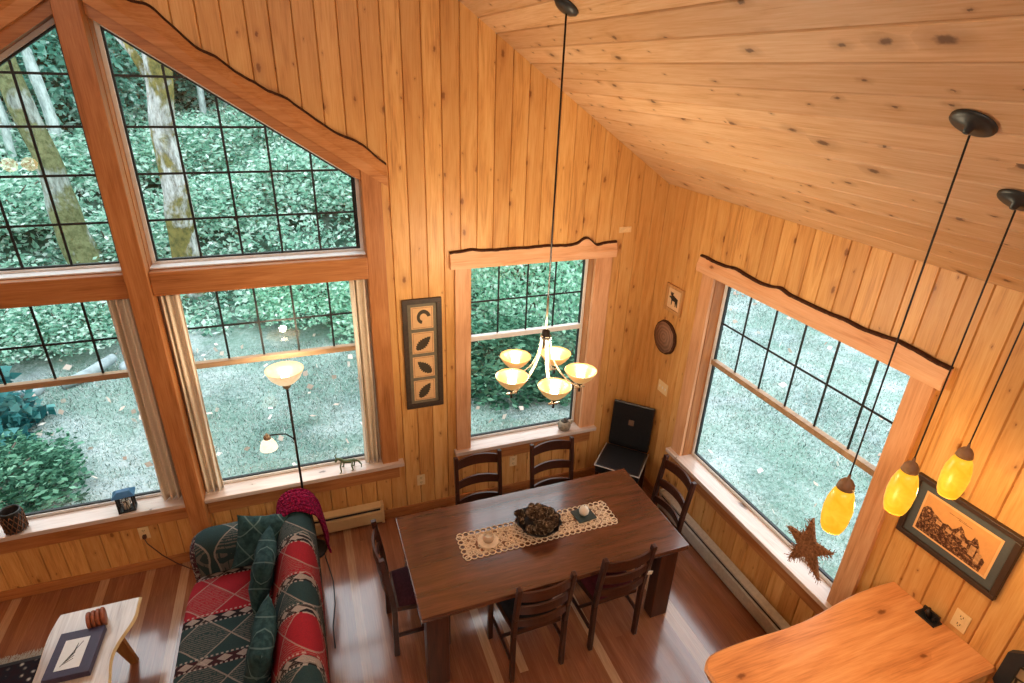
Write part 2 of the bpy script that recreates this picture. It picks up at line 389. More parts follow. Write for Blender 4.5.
def rug_mat():
    t = NT('dark_patterned_rug'); tc = t.n('ShaderNodeTexCoord').outputs['Object']
    v = t.n('ShaderNodeTexVoronoi', Vector=tc, Scale=16.); d = v.outputs['Distance']
    n = t.noise(tc, 30, 4, .7)
    col = t.ramp(t.math('ADD', d, t.math('MULTIPLY', n, .3)), [(.25, lin('#b9b4a8')), (.36, lin('#5c5552')), (.45, lin('#22232a')), (.8, lin('#2c2025'))])
    return t.out(t.bsdf(col, .95, .1))
M['rug'] = rug_mat()
def lace():
    t = NT('lace_runner'); tc = t.n('ShaderNodeTexCoord').outputs['Object']
    d = t.n('ShaderNodeTexVoronoi', Vector=tc, Scale=26., Randomness=.7).outputs['Distance']
    col = t.ramp(d, [(.12, lin('#8a6a52')), (.2, lin('#e6cfb0')), (.32, lin('#a88a6c')), (.42, lin('#e6cfb0')), (.6, lin('#7d5c45'))])
    return t.out(t.bsdf(col, .9, .1))
M['lace'] = lace()
M['lace_ring'] = plain('lace_ring', '#e3cdb0', .9, .1)

# ---------------------------------------------------------------- room dimensions
HE, SL, RX = 3.03, .6687, -4.15          # eave height at the right wall, roof slope, ridge x
def roof(x): return HE-SL*x if x > RX else HE-SL*RX-SL*(RX-x)
XL, YF, WT = -8.3, -9.0, .14             # left extent, near extent, wall thickness

def plank_wall(name, label, put, a0, a1, top, holes, mat, back):
    """boards along z with real V-grooves; put(a, d, z) maps across/depth/height to the room; holes: (a0, a1, zlo(a), zhi(a))"""
    mb = MB(); g = .0055; dep = .012
    cuts = sorted(set([a0, a1]+[h[k] for h in holes for k in (0, 1)]))
    edges = set(cuts); k = math.ceil(a0/PW)
    seams = []
    while k*PW < a1:
        seams.append(k*PW); edges.add(k*PW); k += 1
    edges = sorted(edges); seam = set(seams)
    for e0, e1 in zip(edges[:-1], edges[1:]):
        if e1-e0 < 1e-6: continue
        cut = []
        m = (e0+e1)/2
        iv = [((lambda a: 0.0), top)]
        for h in holes:
            if h[0] <= m <= h[1]:
                niv = []
                for lo, hi in iv:
                    if h[2](m) <= lo(m) and h[3](m) >= hi(m): continue
                    if h[2](m) < hi(m) and h[3](m) > lo(m):
                        if h[2](m) > lo(m): niv.append((lo, h[2]))
                        if h[3](m) < hi(m): niv.append((h[3], hi))
                    else: niv.append((lo, hi))
                iv = niv
        for lo, hi in iv:
            f0 = e0+g if e0 in seam else e0; f1 = e1-g if e1 in seam else e1
            f0 = min(f0, f1)
            pr = []
            if e0 in seam: pr.append((e0, dep))
            pr += [(f0, 0), (f1, 0)]
            if e1 in seam: pr.append((e1, dep))
            vs = [put(a, d, lo(a)) for a, d in pr]+[put(a, d, hi(a)) for a, d in pr]; n = len(pr)
            mb.add(vs, [(i, i+1, n+i+1, n+i) for i in range(n-1)])
            mb.add([put(e0, back, lo(e0)), put(e1, back, lo(e1)), put(e1, back, hi(e1)), put(e0, back, hi(e0))], [(0, 3, 2, 1)])
    return struct(name, label, 'wall', mb.build(name, mat))

cst = lambda z: (lambda a: z)
ur = lambda a: 3.16+.66*(-2.62-a)
ul = lambda a: 3.16+.66*(a+5.68)
PXL, PXR = -4.207, -4.072                 # centre post
bh = [(PXR-.01, -2.63, cst(.60), ur), (-5.67, PXL+.01, cst(.60), ul), (-1.81, -.67, cst(.60), cst(2.42))]
plank_wall('wall_back', 'pine board wall with the gable windows', lambda a, d, z: (a, d, z), XL, .02, roof, bh, M['wall_b'], WT)
rh = [(-2.495, -.81, cst(.66), cst(2.44))]
plank_wall('wall_right', 'pine board wall with the wide lawn window', lambda a, d, z: (d, a, z), YF, 0.0, cst(HE+.02), rh, M['wall_r'], WT)

mb = MB().box((XL-.12, YF, 0), (XL, 0, 3.1)); struct('wall_left', 'plain pine wall on the sofa side', 'wall', mb.build('wall_left', M['wall_r']))
mb = MB(); mb.prism([(XL, 0), (0, 0), (0, HE), (RX, roof(RX)), (XL, roof(XL))], lambda u, v, d: (u, d, v), YF-.12, YF)
struct('wall_front', 'plain pine wall behind the gallery', 'wall', mb.build('wall_front', M['wall_b']))
# ceiling boards along y
mb = MB(); g = .006; k = 0
for side in (0, 1):
    k = 0
    while k*PW < -RX:
        xa, xb = -k*PW, max(-(k+1)*PW, RX)
        if side: xa, xb = 2*RX-xa, 2*RX-xb
        s_ = 1 if side else -1
        def q(x, d): return (x, roof(x)+d*1.7)
        pr = [q(xa, .008), q(xa+s_*g, 0), q(xb-s_*g, 0), q(xb, .008)]
        vs = [(x, YF, z) for x, z in pr]+[(x, .02, z) for x, z in pr]
        mb.add(vs, [(i, i+1, 5+i, 4+i) for i in range(3)])
        k += 1
# roof deck above
for x0, x1 in ((0.3, RX), (RX, XL-.3)):
    zz = lambda x: HE-SL*x if x > RX else HE-SL*RX-SL*(RX-x)
    mb.add([(x0, YF, zz(x0)+.15), (x1, YF, zz(x1)+.15), (x1, .4, zz(x1)+.15), (x0, .4, zz(x0)+.15)], [(0, 1, 2, 3)])
struct('ceiling', 'sloped cedar board ceiling', 'ceiling', mb.build('ceiling', M['ceil']))
mb = MB().box((XL, YF, -.12), (0, 0, 0))
struct('floor', 'glossy fir board floor', 'floor', mb.build('floor', M['floor']))

# baseboards
mb = MB().box((XL, -.018, 0), (0, -.0005, .095))
struct('baseboard_back', 'fir baseboard along the back wall', 'baseboard', mb.build('baseboard_back', M['trim_x'], bevel=.004))
mb = MB().box((-.018, YF, 0), (-.0005, -.02, .095))
struct('baseboard_right', 'fir baseboard along the side wall', 'baseboard', mb.build('baseboard_right', M['trim_y'], bevel=.004))

# post, beam, casing post
mb = MB().box((PXL, -.10, 0), (PXR, .12, roof(RX)-.02))
struct('trim_1', 'square centre post of the gable window', 'post', mb.build('trim_1', M['trim_z'], bevel=.006))
mb = MB().box((PXR+.001, -.06, 2.405), (-2.631, .13, 2.575)); mb.box((-5.66, -.06, 2.405), (PXL-.001, .13, 2.575))
struct('trim_2', 'fir crossbeam between upper and lower windows', 'beam', mb.build('trim_2', M['trim_x'], bevel=.006))
mb = MB().box((-2.63, -.035, .645), (-2.49, .0, 3.3))
struct('trim_3', 'fir casing post right of the gable window', 'post', mb.build('trim_3', M['trim_z'], bevel=.006))
mb = MB().box((-5.81, -.035, .645), (-5.67, .0, 3.3))
struct('trim_4', 'fir casing post left of the gable window', 'post', mb.build('trim_4', M['trim_z'], bevel=.006))

# live-edge board: put(s, d, z): s along, d out of the wall, z up from the board's bottom line
def live_edge(name, s0, s1, h, put, mat, parent, knots=(), amp=.012, seed=0, t=.045, bark=True):
    n = 90
    def top(s):
        u = (s-s0)/(s1-s0); w = h+amp*(noise.noise((u*5+seed, seed, 0))*1.6+noise.noise((u*17+seed, 3, seed))*.6)
        for c, a, wd in knots: w += a*math.exp(-((u-c)/wd)**2)
        return w
    prof = lambda s: [(0., 0.), (t, 0.), (t+.004, top(s)*.42), (t*.62, top(s)-.012), (t*.5, top(s)), (0., top(s))]
    mb = MB(); rings = []
    for i in range(n+1):
        s = s0+(s1-s0)*i/n; rings.append([put(s, d, z) for d, z in prof(s)])
    m = 6; vs = [p for r in rings for p in r]
    fs = [(i*m+k, i*m+(k+1) % m, (i+1)*m+(k+1) % m, (i+1)*m+k) for i in range(n) for k in range(m)]
    fs += [tuple(range(m))[::-1], tuple(range(n*m, n*m+m))]
    mb.add(vs, fs); o = mb.build(name, mat, parent)
    if bark:
        b = MB(); vs = []
        for i in range(n+1):
            s = s0+(s1-s0)*i/n; T = top(s); e = .004*noise.noise((s*31, seed, 2))
            for d, z in ((0.001, T-.002), (t*.60+.002, T-.010+e), (t*.6+.002, T+.002+e), (t*.3, T+.007+e), (.001, T+.006)): vs.append(put(s, d, z))
        m = 5; fs = [(i*m+k, i*m+(k+1) % m, (i+1)*m+(k+1) % m, (i+1)*m+k) for i in range(n) for k in range(m)]
        fs += [tuple(range(m))[::-1], tuple(range(n*m, n*m+m))]
        b.add(vs, fs); b.build('bark_edge', M['bark'], o)
    return o

# ---------------------------------------------------------------- windows
def window(n, label, put, poly, vs, hs, rail, lower, jamb_d=.13, wood_mats=('trim_z', 'trim_x'), slopes=None, sash=.03, bottomtan=False):
    """put(a, d, z), d>0 towards outdoors.  poly: outline (a,z) counter-clockwise from bottom-left"""
    r = struct('window_%d' % n, label, 'window')
    def inset(p, q):  # offset convex polygon inward
        out = []; N = len(p)
        for i in range(N):
            a, b, c = Vector(p[i-1]), Vector(p[i]), Vector(p[(i+1) % N])
            d1 = (b-a).normalized(); d2 = (c-b).normalized()
            n1 = Vector((-d1.y, d1.x)); n2 = Vector((-d2.y, d2.x))
            k = q/(1+n1.dot(n2)); out.append(tuple(b+(n1+n2)*k))
        return out
    def ring(po, pi, d0, d1):
        mb = MB(); N = len(po)
        for i in range(N):
            j = (i+1) % N
            v = [put(*po[i][:1], d0, po[i][1]), put(po[j][0], d0, po[j][1]), put(pi[j][0], d0, pi[j][1]), put(pi[i][0], d0, pi[i][1]),
                 put(po[i][0], d1, po[i][1]), put(po[j][0], d1, po[j][1]), put(pi[j][0], d1, pi[j][1]), put(pi[i][0], d1, pi[i][1])]
            mb.add(v, [(0,1,2,3),(7,6,5,4),(0,4,5,1),(1,5,6,2),(2,6,7,3),(3,7,4,0)])
        return mb
    o1 = inset(poly, -.012); p1 = inset(poly, .004)
    ring(o1, p1, .001, jamb_d+.02).build('jamb', M[wood_mats[0]], r)
    p2 = inset(poly, sash); ring(p1, p2, .095, .135).build('sash_frame', M['frame_w'], r, bevel=.003)
    p3 = inset(poly, sash+.012); ring(p2, p3, .108, .130).build('gasket', M['gasket'], r)
    mb = MB(); mb.prism(p3, lambda u, v, d: put(u, d, v), .119, .121)
    # a single sheet is enough for a thin pane
    gp = MB(); gp.add([put(u, .12, v) for u, v in inset(poly, sash+.010)], [tuple(range(len(p3)))]); gp.build('glass_pane', M['glass'], r)
    # muntin bars
    lo = rail if rail else min(p[1] for p in p3)
    def zr(a):
        zs = []
        N = len(p3)
        for i in range(N):
            (a0, z0), (a1, z1) = p3[i], p3[(i+1) % N]
            if (a0-a)*(a1-a) <= 0 and abs(a1-a0) > 1e-6: zs.append(z0+(z1-z0)*(a-a0)/(a1-a0))
        return min(zs), max(zs)
    def ar(z):
        zs = []; N = len(p3)
        for i in range(N):
            (a0, z0), (a1, z1) = p3[i], p3[(i+1) % N]
            if (z0-z)*(z1-z) <= 0 and abs(z1-z0) > 1e-6: zs.append(a0+(a1-a0)*(z-z0)/(z1-z0))
        return min(zs), max(zs)
    mb = MB(); w = .0075
    bx = lambda a0, a1, d0, d1, z0, z1: mb.add([put(a0,d0,z0),put(a1,d0,z0),put(a1,d1,z0),put(a0,d1,z0),put(a0,d0,z1),put(a1,d0,z1),put(a1,d1,z1),put(a0,d1,z1)],
                                            [(0,3,2,1),(4,5,6,7),(0,1,5,4),(1,2,6,5),(2,3,7,6),(3,0,4,7)])
    for a in vs:
        z0, z1 = zr(a); bx(a-w, a+w, .112, .118, max(z0, lo), z1)
    for z in hs:
        a0, a1 = ar(z); bx(a0, a1, .1125, .1175, z-w, z+w)
    mb.build('muntin', M['muntin'], r)
    if rail:
        mb = MB(); a0, a1 = ar(rail); bx(a0-.01, a1+.01, .082, .132, rail-.022, rail+.022)
        mb.build('meeting_rail', M['frame_w'] if n == 5 else M['rail'], r, bevel=.003)
    return r
pb = lambda a, d, z: (a, d, z)
pr_ = lambda a, d, z: (d, a, z)
zt_ = lambda a: 3.14+.66*(-2.62-a)
up = [(-2.63, 2.575), (-2.63, zt_(-2.63)), (PXR, zt_(PXR)), (PXR, 2.575)]
ccw = lambda p: p if sum(p[i-1][0]*p[i][1]-p[i][0]*p[i-1][1] for i in range(len(p))) > 0 else p[::-1]
w1 = window(1, 'tall sloped gable window right of the post, above the beam', pb, ccw(up), [-3.76+.27*k for k in range(5)], [2.885, 3.19, 3.48, 3.775], 0, 0)
mir = lambda p: [(2*-4.1475-a, z) for a, z in p]
w2 = window(2, 'tall sloped gable window left of the post, above the beam', pb, ccw(mir(up)), [2*-4.1475-(-3.76+.27*k) for k in range(5)], [2.885, 3.19, 3.48, 3.775], 0, 0)
lw = [(PXR, .645), (-2.63, .645), (-2.63, 2.405), (PXR, 2.405)]
w3 = window(3, 'window right of the post behind the floor lamp', pb, ccw(lw), [-3.71, -3.46, -3.20, -2.93], [2.075], 1.775, 0)
w4 = window(4, 'window left of the post with candle holders on its sill', pb, ccw(mir(lw)), [2*-4.1475-a for a in (-3.75, -3.46, -3.17, -2.90)], [2.06], 1.775, 0)
w5 = window(5, 'narrow window behind the chandelier', pb, ccw([(-1.81, .64), (-.67, .64), (-.67, 2.42), (-1.81, 2.42)]), [-1.52, -1.25, -.982], [2.06], 1.722, 0)
w6 = window(6, 'wide window in the side wall facing the lawn', pr_, ccw([(-2.495, .70), (-.81, .70), (-.81, 2.44), (-2.495, 2.44)]), [-1.10, -1.372, -1.645, -1.92, -2.20], [2.045], 1.69, 0, wood_mats=('trim_z', 'trim_y'))
# sloped casings and live-edge headers on the gable windows
for r, m in ((w1, False), (w2, True)):
    X = (lambda x: 2*-4.1475-x) if m else (lambda x: x)
    mb = MB()
    zl = lambda x: 3.125+.66*(-2.62-x)
    for hh0, hh1, dd in ((0., .09, .022),):
        vs = [(X(x), y, zl(x)+h) for x in (-2.50, PXR+.002) for h in (hh0, hh1) for y in (0.002, -dd)]
        mb.add(vs, [(0,1,3,2), (4,6,7,5), (0,4,5,1), (2,3,7,6), (1,5,7,3), (0,2,6,4)])
    mb.build('sloped_casing', M['trim_x'], r)
    live_edge('live_edge_header', -4.06, -2.445, .155, lambda s, d, z, X=X: (X(s), -d-.0, 3.205+.655*(-2.62-s)+z), M['gable'], r,
              knots=[(.20, .06, .045), (.33, -.02, .05), (.62, .015, .1), (.90, .03, .06)], amp=.018, seed=3, t=.06)
for r, a, b in ((w1, PXR+.001, -2.63), (w2, -5.665, PXL-.001)):
    MB().box((a, .002, 2.5795), (b, .094, 2.588)).build('sill', M['frame_w'], r)
# sills and aprons
def sill_x(r, x0, x1, z=.645, ax0=None, ax1=None):
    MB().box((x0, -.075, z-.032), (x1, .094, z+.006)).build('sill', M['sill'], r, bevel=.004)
    MB().box((x0+.04 if ax0 is None else ax0, -.026, .465), (x1-.04 if ax1 is None else ax1, -.001, z-.0325)).build('apron', M['trim_x'], r, bevel=.003)
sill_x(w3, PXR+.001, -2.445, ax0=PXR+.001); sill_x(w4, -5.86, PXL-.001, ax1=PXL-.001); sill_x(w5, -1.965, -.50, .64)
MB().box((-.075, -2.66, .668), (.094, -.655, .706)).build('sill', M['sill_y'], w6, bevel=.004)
MB().box((-.026, -2.63, .53), (-.001, -.69, .667)).build('apron', M['trim_y'], w6, bevel=.003)
# casings
MB().box((-1.945, -.03, .64), (-1.81, -.001, 2.425)).build('casing', M['case_z'], w5, bevel=.003)
MB().box((-.67, -.03, .64), (-.505, -.001, 2.425)).build('casing', M['case_z'], w5, bevel=.003)
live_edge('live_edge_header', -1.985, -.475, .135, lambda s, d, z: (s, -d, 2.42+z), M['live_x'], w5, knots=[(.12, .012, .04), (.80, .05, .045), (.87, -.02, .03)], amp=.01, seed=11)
MB().box((-.03, -.81, .70), (-.001, -.67, 2.445)).build('casing', M['case_z'], w6, bevel=.003)
MB().box((-.03, -2.63, .70), (-.001, -2.495, 2.445)).build('casing', M['case_z'], w6, bevel=.003)
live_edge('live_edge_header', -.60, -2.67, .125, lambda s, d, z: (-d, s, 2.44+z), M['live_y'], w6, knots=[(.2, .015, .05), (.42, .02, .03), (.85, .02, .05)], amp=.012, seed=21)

# ---------------------------------------------------------------- curtains
def curtain(name, label, x0, x1, folds, y, flat=0.):
    mb = MB(); n = 70
    def fn(u, v):
        w = .5+.5*v                      # gathers loosen downwards
        x = x0+(x1-x0)*u+.006*math.sin(u*folds*2*PI*.5)
        yy = y+.03*math.cos(u*folds*2*PI)*(.8+.2*math.sin(v*3+u*5))
        return (x+.008*math.sin(v*4+u*9)*v, yy, 2.40-(2.40-.655)*v)
    mb.grid(n, 24, fn)
    return tag(mb.build(name, M['linen'], solid=.004), label, 'curtain', 'linen curtains at the lower gable windows')
curtain('curtain', 'gathered beige curtain hanging just right of the centre post', -4.07, -3.93, 3.2, .03)
curtain('curtain', 'gathered beige curtain beside the framed leaf prints', -2.77, -2.64, 3.2, .03)
curtain('curtain', 'gathered beige curtain hanging just left of the centre post', -4.38, -4.225, 3.2, .03)

# ---------------------------------------------------------------- baseboard heaters
def heater(loc, rz, L, label, mat):
    t = thing('baseboard_heater', label, 'heater', loc, rz, 'baseboard heaters')   # runs along local x, wall at +y
    prof = [(-.003, .03), (-.055, .03), (-.06, .05), (-.06, .15), (-.03, .17), (-.03, .19), (-.062, .20), (-.06, .215), (-.003, .235)]
    mb = MB(); mb.prism(prof, lambda u, v, d: (d, u, v), -L/2+.012, L/2-.012); mb.build('housing', mat, t)
    MB().box((-L/2+.02, -.055, .172), (L/2-.02, -.035, .188)).build('vent_slot', M['black'], t)
    for s in (-1, 1):
        MB().box((s*L/2-.012, -.066, .022), (s*L/2+.012, -.002, .24)).build('end_cap', mat, t, bevel=.003)
    return t
heater((-3.35, -.019, 0), 0, 1.36, 'cream baseboard heater under the window behind the floor lamp', M['heater'])
heater((-.019, -1.85, 0), -PI/2, 2.3, 'long cream and grey baseboard heater under the side window', M['heater_g'])

# ---------------------------------------------------------------- dining table
X0, X1, Y0, Y1, ZT = -2.656, -.655, -1.819, -.868, .758
t = thing('dining_table', 'long dark walnut dining table with a lace runner on it', 'table', ((X0+X1)/2, (Y0+Y1)/2, 0))
hx, hy = (X1-X0)/2, (Y1-Y0)/2
MB().box((-hx, -hy, ZT-.042), (hx, hy, ZT)).build('tabletop', M['table'], t, bevel=.006)
for sx in (-1, 1):
    for sy in (-1, 1):
        cx, cy = sx*(hx-.115), sy*(hy-.10)
        MB().box((cx-.075, cy-.05, 0), (cx+.075, cy+.05, ZT-.043)).build('leg', M['table_leg'], t, bevel=.006)
mb = MB()
for sy in (-1, 1): mb.box((-hx+.19, sy*(hy-.10)-.012, ZT-.13), (hx-.19, sy*(hy-.10)+.012, ZT-.043))
for sx in (-1, 1): mb.box((sx*(hx-.115)-.012, -hy+.15, ZT-.13), (sx*(hx-.115)+.012, hy-.15, ZT-.043))
mb.build('apron_rail', M['table'], t)

# ---------------------------------------------------------------- ladder-back chairs (front = +y)
def make_chair(label, cush, slats=((.862, .075), (.725, .065), (.590, .06))):
    t = thing('dining_chair', label, 'chair', group='ladder-back dining chairs')
    W, D, SH, TH = .42, .40, .445, .945
    for s in (-1, 1):
        x = s*(W/2-.018)
        mb = MB(); pts = [(x, -.19, 0), (x, -.185, .45), (x, -.20, .62), (x, -.245, TH)]
        for a, b in zip(pts[:-1], pts[1:]): mb.bar(a, b, .032, .038, (0, 1, 0))
        mb.build('back_post', M['chair'], t, bevel=.004)
        mb = MB(); mb.box((s*(W/2+.01)-.018, .165, 0), (s*(W/2+.01)+.018, .20, SH-.02)); mb.build('leg', M['chair'], t, bevel=.004)
    yb = lambda z: -.185-(z-.45)*.055/.475*1.05
    for z, h in slats:
        mb = MB(); n = 12; R = []
        for i in range(n+1):
            u = i/n*2-1; x = u*(W/2-.03); y = yb(z)-.038*(1-u*u); hh = h*(1+.16*(1-u*u))
            R.append([(x, y-.008, z-h/2), (x, y+.008, z-h/2), (x, y+.008, z-h/2+hh), (x, y-.008, z-h/2+hh)])
        vs = [p for r in R for p in r]
        fs = [(i*4+k, i*4+(k+1) % 4, (i+1)*4+(k+1) % 4, (i+1)*4+k) for i in range(n) for k in range(4)]+[(3, 2, 1, 0), tuple(range(n*4, n*4+4))]
        mb.add(vs, fs); mb.build('slat', M['chair_x'], t)
    mb = MB(); mb.prism([(-.175, -.165), (.175, -.165), (.215, .21), (-.215, .21)], lambda u, v, d: (u, v, d), SH-.035, SH); mb.build('seat', M['chair_x'], t, bevel=.006)
    if cush:
        mb = MB()
        def fn(u, v):
            a, b = u*2-1, v*2-1
            e = max(0, (1-a**6)*(1-b**6))**.5
            return (a*(.165+.03*(b+1)/2), b*.17+.02, SH+.002+.035*e)
        mb.grid(16, 16, fn)
        mb.add([( -.165, -.15, SH+.001), (.165, -.15, SH+.001), (.195, .19, SH+.001), (-.195, .19, SH+.001)], [(0, 1, 2, 3)])
        mb.build('cushion', cush, t)
    for s in (-1, 1):
        mb = MB(); mb.box((s*(W/2-.005)-.009, -.17, .20), (s*(W/2-.005)+.009, .17, .225)); mb.build('stretcher', M['chair'], t)
    mb = MB(); mb.box((-W/2+.01, .0, .205), (W/2-.01, .02, .22)); mb.build('stretcher', M['chair'], t)
    return t
ch = make_chair('dark ladder-back chair with navy seat, left one with its back to us', M['navy'])
ch.location = (-1.87, -1.70, 0); ch.rotation_euler = (0, 0, .03)
c2 = make_chair('dark ladder-back chair with burgundy cushion, nearest the bar on the near side', M['burgundy'])
c2.location = (-1.235, -1.655, 0); c2.rotation_euler = (0, 0, .03)
MB().box((.06, -.262, .735), (.10, -.258, .765), Matrix.Rotation(.3, 4, 'Y')).build('care_tag', M['candle'], c2, loc=(-.12, -.006, .02))
c3 = make_chair('dark ladder-back chair with maroon cushion at the sofa end of the table', M['maroon'])
c3.location = (-2.59, -1.25, 0); c3.rotation_euler = (0, 0, -PI/2)
FARS = ((.868, .085), (.675, .075), (.50, .06))
cf = make_chair('dark ladder-back chair across the table, under the leaf-print side of the narrow window', M['navy'], FARS)
cf.location = (-1.895, -.77, 0); cf.rotation_euler = (0, 0, PI)
dup(cf, (-1.215, -.785, 0), PI, 'dark ladder-back chair across the table, next to the black corner chair')
dup(cf, (-.60, -1.22, 0), PI/2, 'dark ladder-back chair at the end of the table by the side window')

# black upholstered corner chair (front = +y)
t = thing('upholstered_chair', 'black leather chair with a small square emblem in the room corner', 'chair', (-.355, -.385, 0), math.radians(135))
def cushion_mesh(w, d, h, px=6):
    mb = MB()
    for sgn in (1, -1):
        def fn(u, v):
            a, b = u*2-1, v*2-1
            if sgn < 0: a = -a
            e = max(0, (1-abs(a)**px)*(1-abs(b)**px))**.5
            return (a*w/2, b*d/2, sgn*h/2*e)
        mb.grid(18, 18, fn)
    return mb
mb = MB().box((-.215, -.20, .36), (.215, .22, .455)); mb.build('seat', M['leather'], t, bevel=.02)
mb = MB(); mb.prism([(-.20, .44), (-.245, .46), (-.285, .93), (-.235, .95), (-.19, .5)], lambda u, v, d: (d, u, v), -.205, .205); mb.build('backrest', M['leather'], t, bevel=.015)
mb = MB(); mb.box((-.026, -.003, -.028), (.026, .003, .028), Matrix.Translation((0, -.2075, .745)) @ Matrix.Rotation(.1, 4, 'X')); mb.build('emblem', M['brass'], t)
mb = MB(); mb.tube([(-.218, -.19, .447), (-.218, .222, .447), (.218, .222, .447), (.218, -.19, .447)], .006, 8); mb.build('piping', M['heater_g'], t)
for sx in (-1, 1):
    for y in (-.19, .19):
        MB().box((sx*.19-.018, y-.018, 0), (sx*.19+.018, y+.018, .36)).build('leg', M['chair'], t, bevel=.003)

# ---------------------------------------------------------------- on the table
t = thing('table_runner', 'cream lace table runner of small rings along the dining table', 'table runner', (-1.655, -1.322, ZT))
MB().box((-.585, -.105, .0005), (.585, .105, .003)).build('lace_cloth', M['lace'], t)
mb = MB()
def ringm(cx, cy, r):
    mb.tube([(cx+r*math.cos(a), cy+r*math.sin(a), .0045) for a in [2*PI*k/14 for k in range(15)]], .0042, 5, False)
for i in range(27):
    for y in (-.112, .112): ringm(-.585+i*.045, y, .021)
for i in range(5):
    for x in (-.595, .595): ringm(x, -.09+i*.045, .021)
for i in range(25):
    for j in range(4): ringm(-.56+i*.0467+random.uniform(-.006, .006), -.07+j*.047, random.uniform(.014, .022))
mb.build('lace_edging', M['lace_ring'], t)['kind'] = 'stuff'

BX, BY = -1.655, -1.318
t = thing('wire_bowl', 'dark scalloped wire bowl heaped with pine cones on the runner', 'bowl', (BX, BY, ZT+.009))
mb = MB(); prof = [(.06, .0), (.10, .012), (.14, .04), (.163, .075), (.168, .08), (.158, .075), (.135, .045), (.095, .018), (.0, .01)]
mb.lathe(prof, seg=48, rfn=lambda q, z: 1+(.05*math.cos(q*12) if z > .05 else 0)); mb.build('bowl_body', M['bronze'], t)
M['cone'] = leaf('pine_cone_scales', [(0, '#241a15'), (.45, '#4a3829'), (.8, '#7d6650'), (1, '#c2ab90')], .0)
M['cone2'] = leaf('pine_cone_pale', [(0, '#33271f'), (.5, '#6b5541'), (.8, '#a38c72'), (1, '#d8c6ac')], .0)
def cone_mesh(h, r):
    mb = MB()
    mb.lathe([(.001, 0), (r*.38, h*.1), (r*.42, h*.4), (r*.25, h*.8), (.001, h)], seg=10)
    for i in range(11):
        z = h*(.03+.085*i); rr = r*math.sin(PI*(.2+.74*i/11))
        for k in range(8):
            a = 2*PI*(k+.5*(i % 2))/8
            c, s = math.cos(a), math.sin(a); T = .34*r
            p0 = (c*rr*.4-s*T*.5, s*rr*.4+c*T*.5, z); p1 = (c*rr*.4+s*T*.5, s*rr*.4-c*T*.5, z)
            p2 = (c*rr+s*T*.6, s*rr-c*T*.6, z+h*.06); p3 = (c*rr-s*T*.6, s*rr+c*T*.6, z+h*.06); p4 = (c*rr*1.08, s*rr*1.08, z+h*.1)
            q = [(x, y, w-.004) for x, y, w in (p0, p1, p2, p4, p3)]
            mb.add([p0, p1, p2, p4, p3]+q, [(0, 1, 2, 3, 4), (9, 8, 7, 6, 5), (2, 7, 8, 3), (3, 8, 9, 4), (1, 6, 7, 2), (4, 9, 5, 0)])
    return mb
protos = []
spots = []
for ringr, cnt, z in ((.112, 11, .066), (.066, 7, .10), (.022, 3, .135)):
    for k in range(cnt): spots.append((ringr, 2*PI*k/cnt+ringr*9, z))
for k, (rr, a, z) in enumerate(spots):
    if k < 3:
        o = cone_mesh(.075+.012*k, .032+.002*k).build('pine_cone', M['cone2'] if k == 1 else M['cone']); protos.append(o)
    else:
        o = protos[k % 3].copy(); COL.objects.link(o)
    o.location = (BX+rr*math.cos(a)+random.uniform(-.008, .008), BY+rr*math.sin(a)+random.uniform(-.008, .008), ZT+z-.012+random.uniform(0, .012))
    o.rotation_euler = (random.uniform(-1.7, 1.7), random.uniform(-1.2, 1.2), random.uniform(0, 6))
    tag(o, 'brown pine cone heaped in the dark wire bowl', 'pine cone', 'pine cones in the wire bowl')

def glassy(name, hexc):
    t = NT(name); x = t.bsdf(lin(hexc), .15, .6, Alpha=.55); return t.out(x)
M['votive'] = glassy('votive_glass', '#e2c7a8')
t = thing('candle_holder', 'clear glass candle holder on a scalloped dish, towards the sofa', 'candle holder', (-2.06, -1.333, ZT+.009))
MB().lathe([(.001, 0), (.07, .002), (.078, .010), (.074, .012), (.03, .007), (.001, .006)], seg=32, rfn=lambda q, z: 1+.05*math.cos(q*10)).build('dish', M['lace_ring'], t)
MB().lathe([(.022, .007), (.038, .02), (.042, .045), (.036, .07), (.034, .07), (.039, .045), (.035, .022), (.001, .012)], seg=24).build('glass_cup', M['votive'], t)
MB().lathe([(.028, .012), (.028, .05), (.004, .052), (.001, .052)], seg=20).build('candle', M['candle'], t)
t = thing('candle_holder', 'white round candle on a dark square tile, towards the side window', 'candle holder', (-1.27, -1.30, ZT+.009), .1)
MB().box((-.078, -.07, 0), (.078, .07, .012)).build('tile', M['heater_g'] if False else plain('slate_tile', '#2d3a36', .5), t, bevel=.003)
MB().lathe([(.025, .0125), (.037, .03), (.04, .05), (.03, .078), (.012, .09), (.001, .092)], seg=24).build('candle', M['candle'], t)
MB().tube([(0, 0, .09), (.002, 0, .104)], .002, 6).build('wick', M['black'], t)

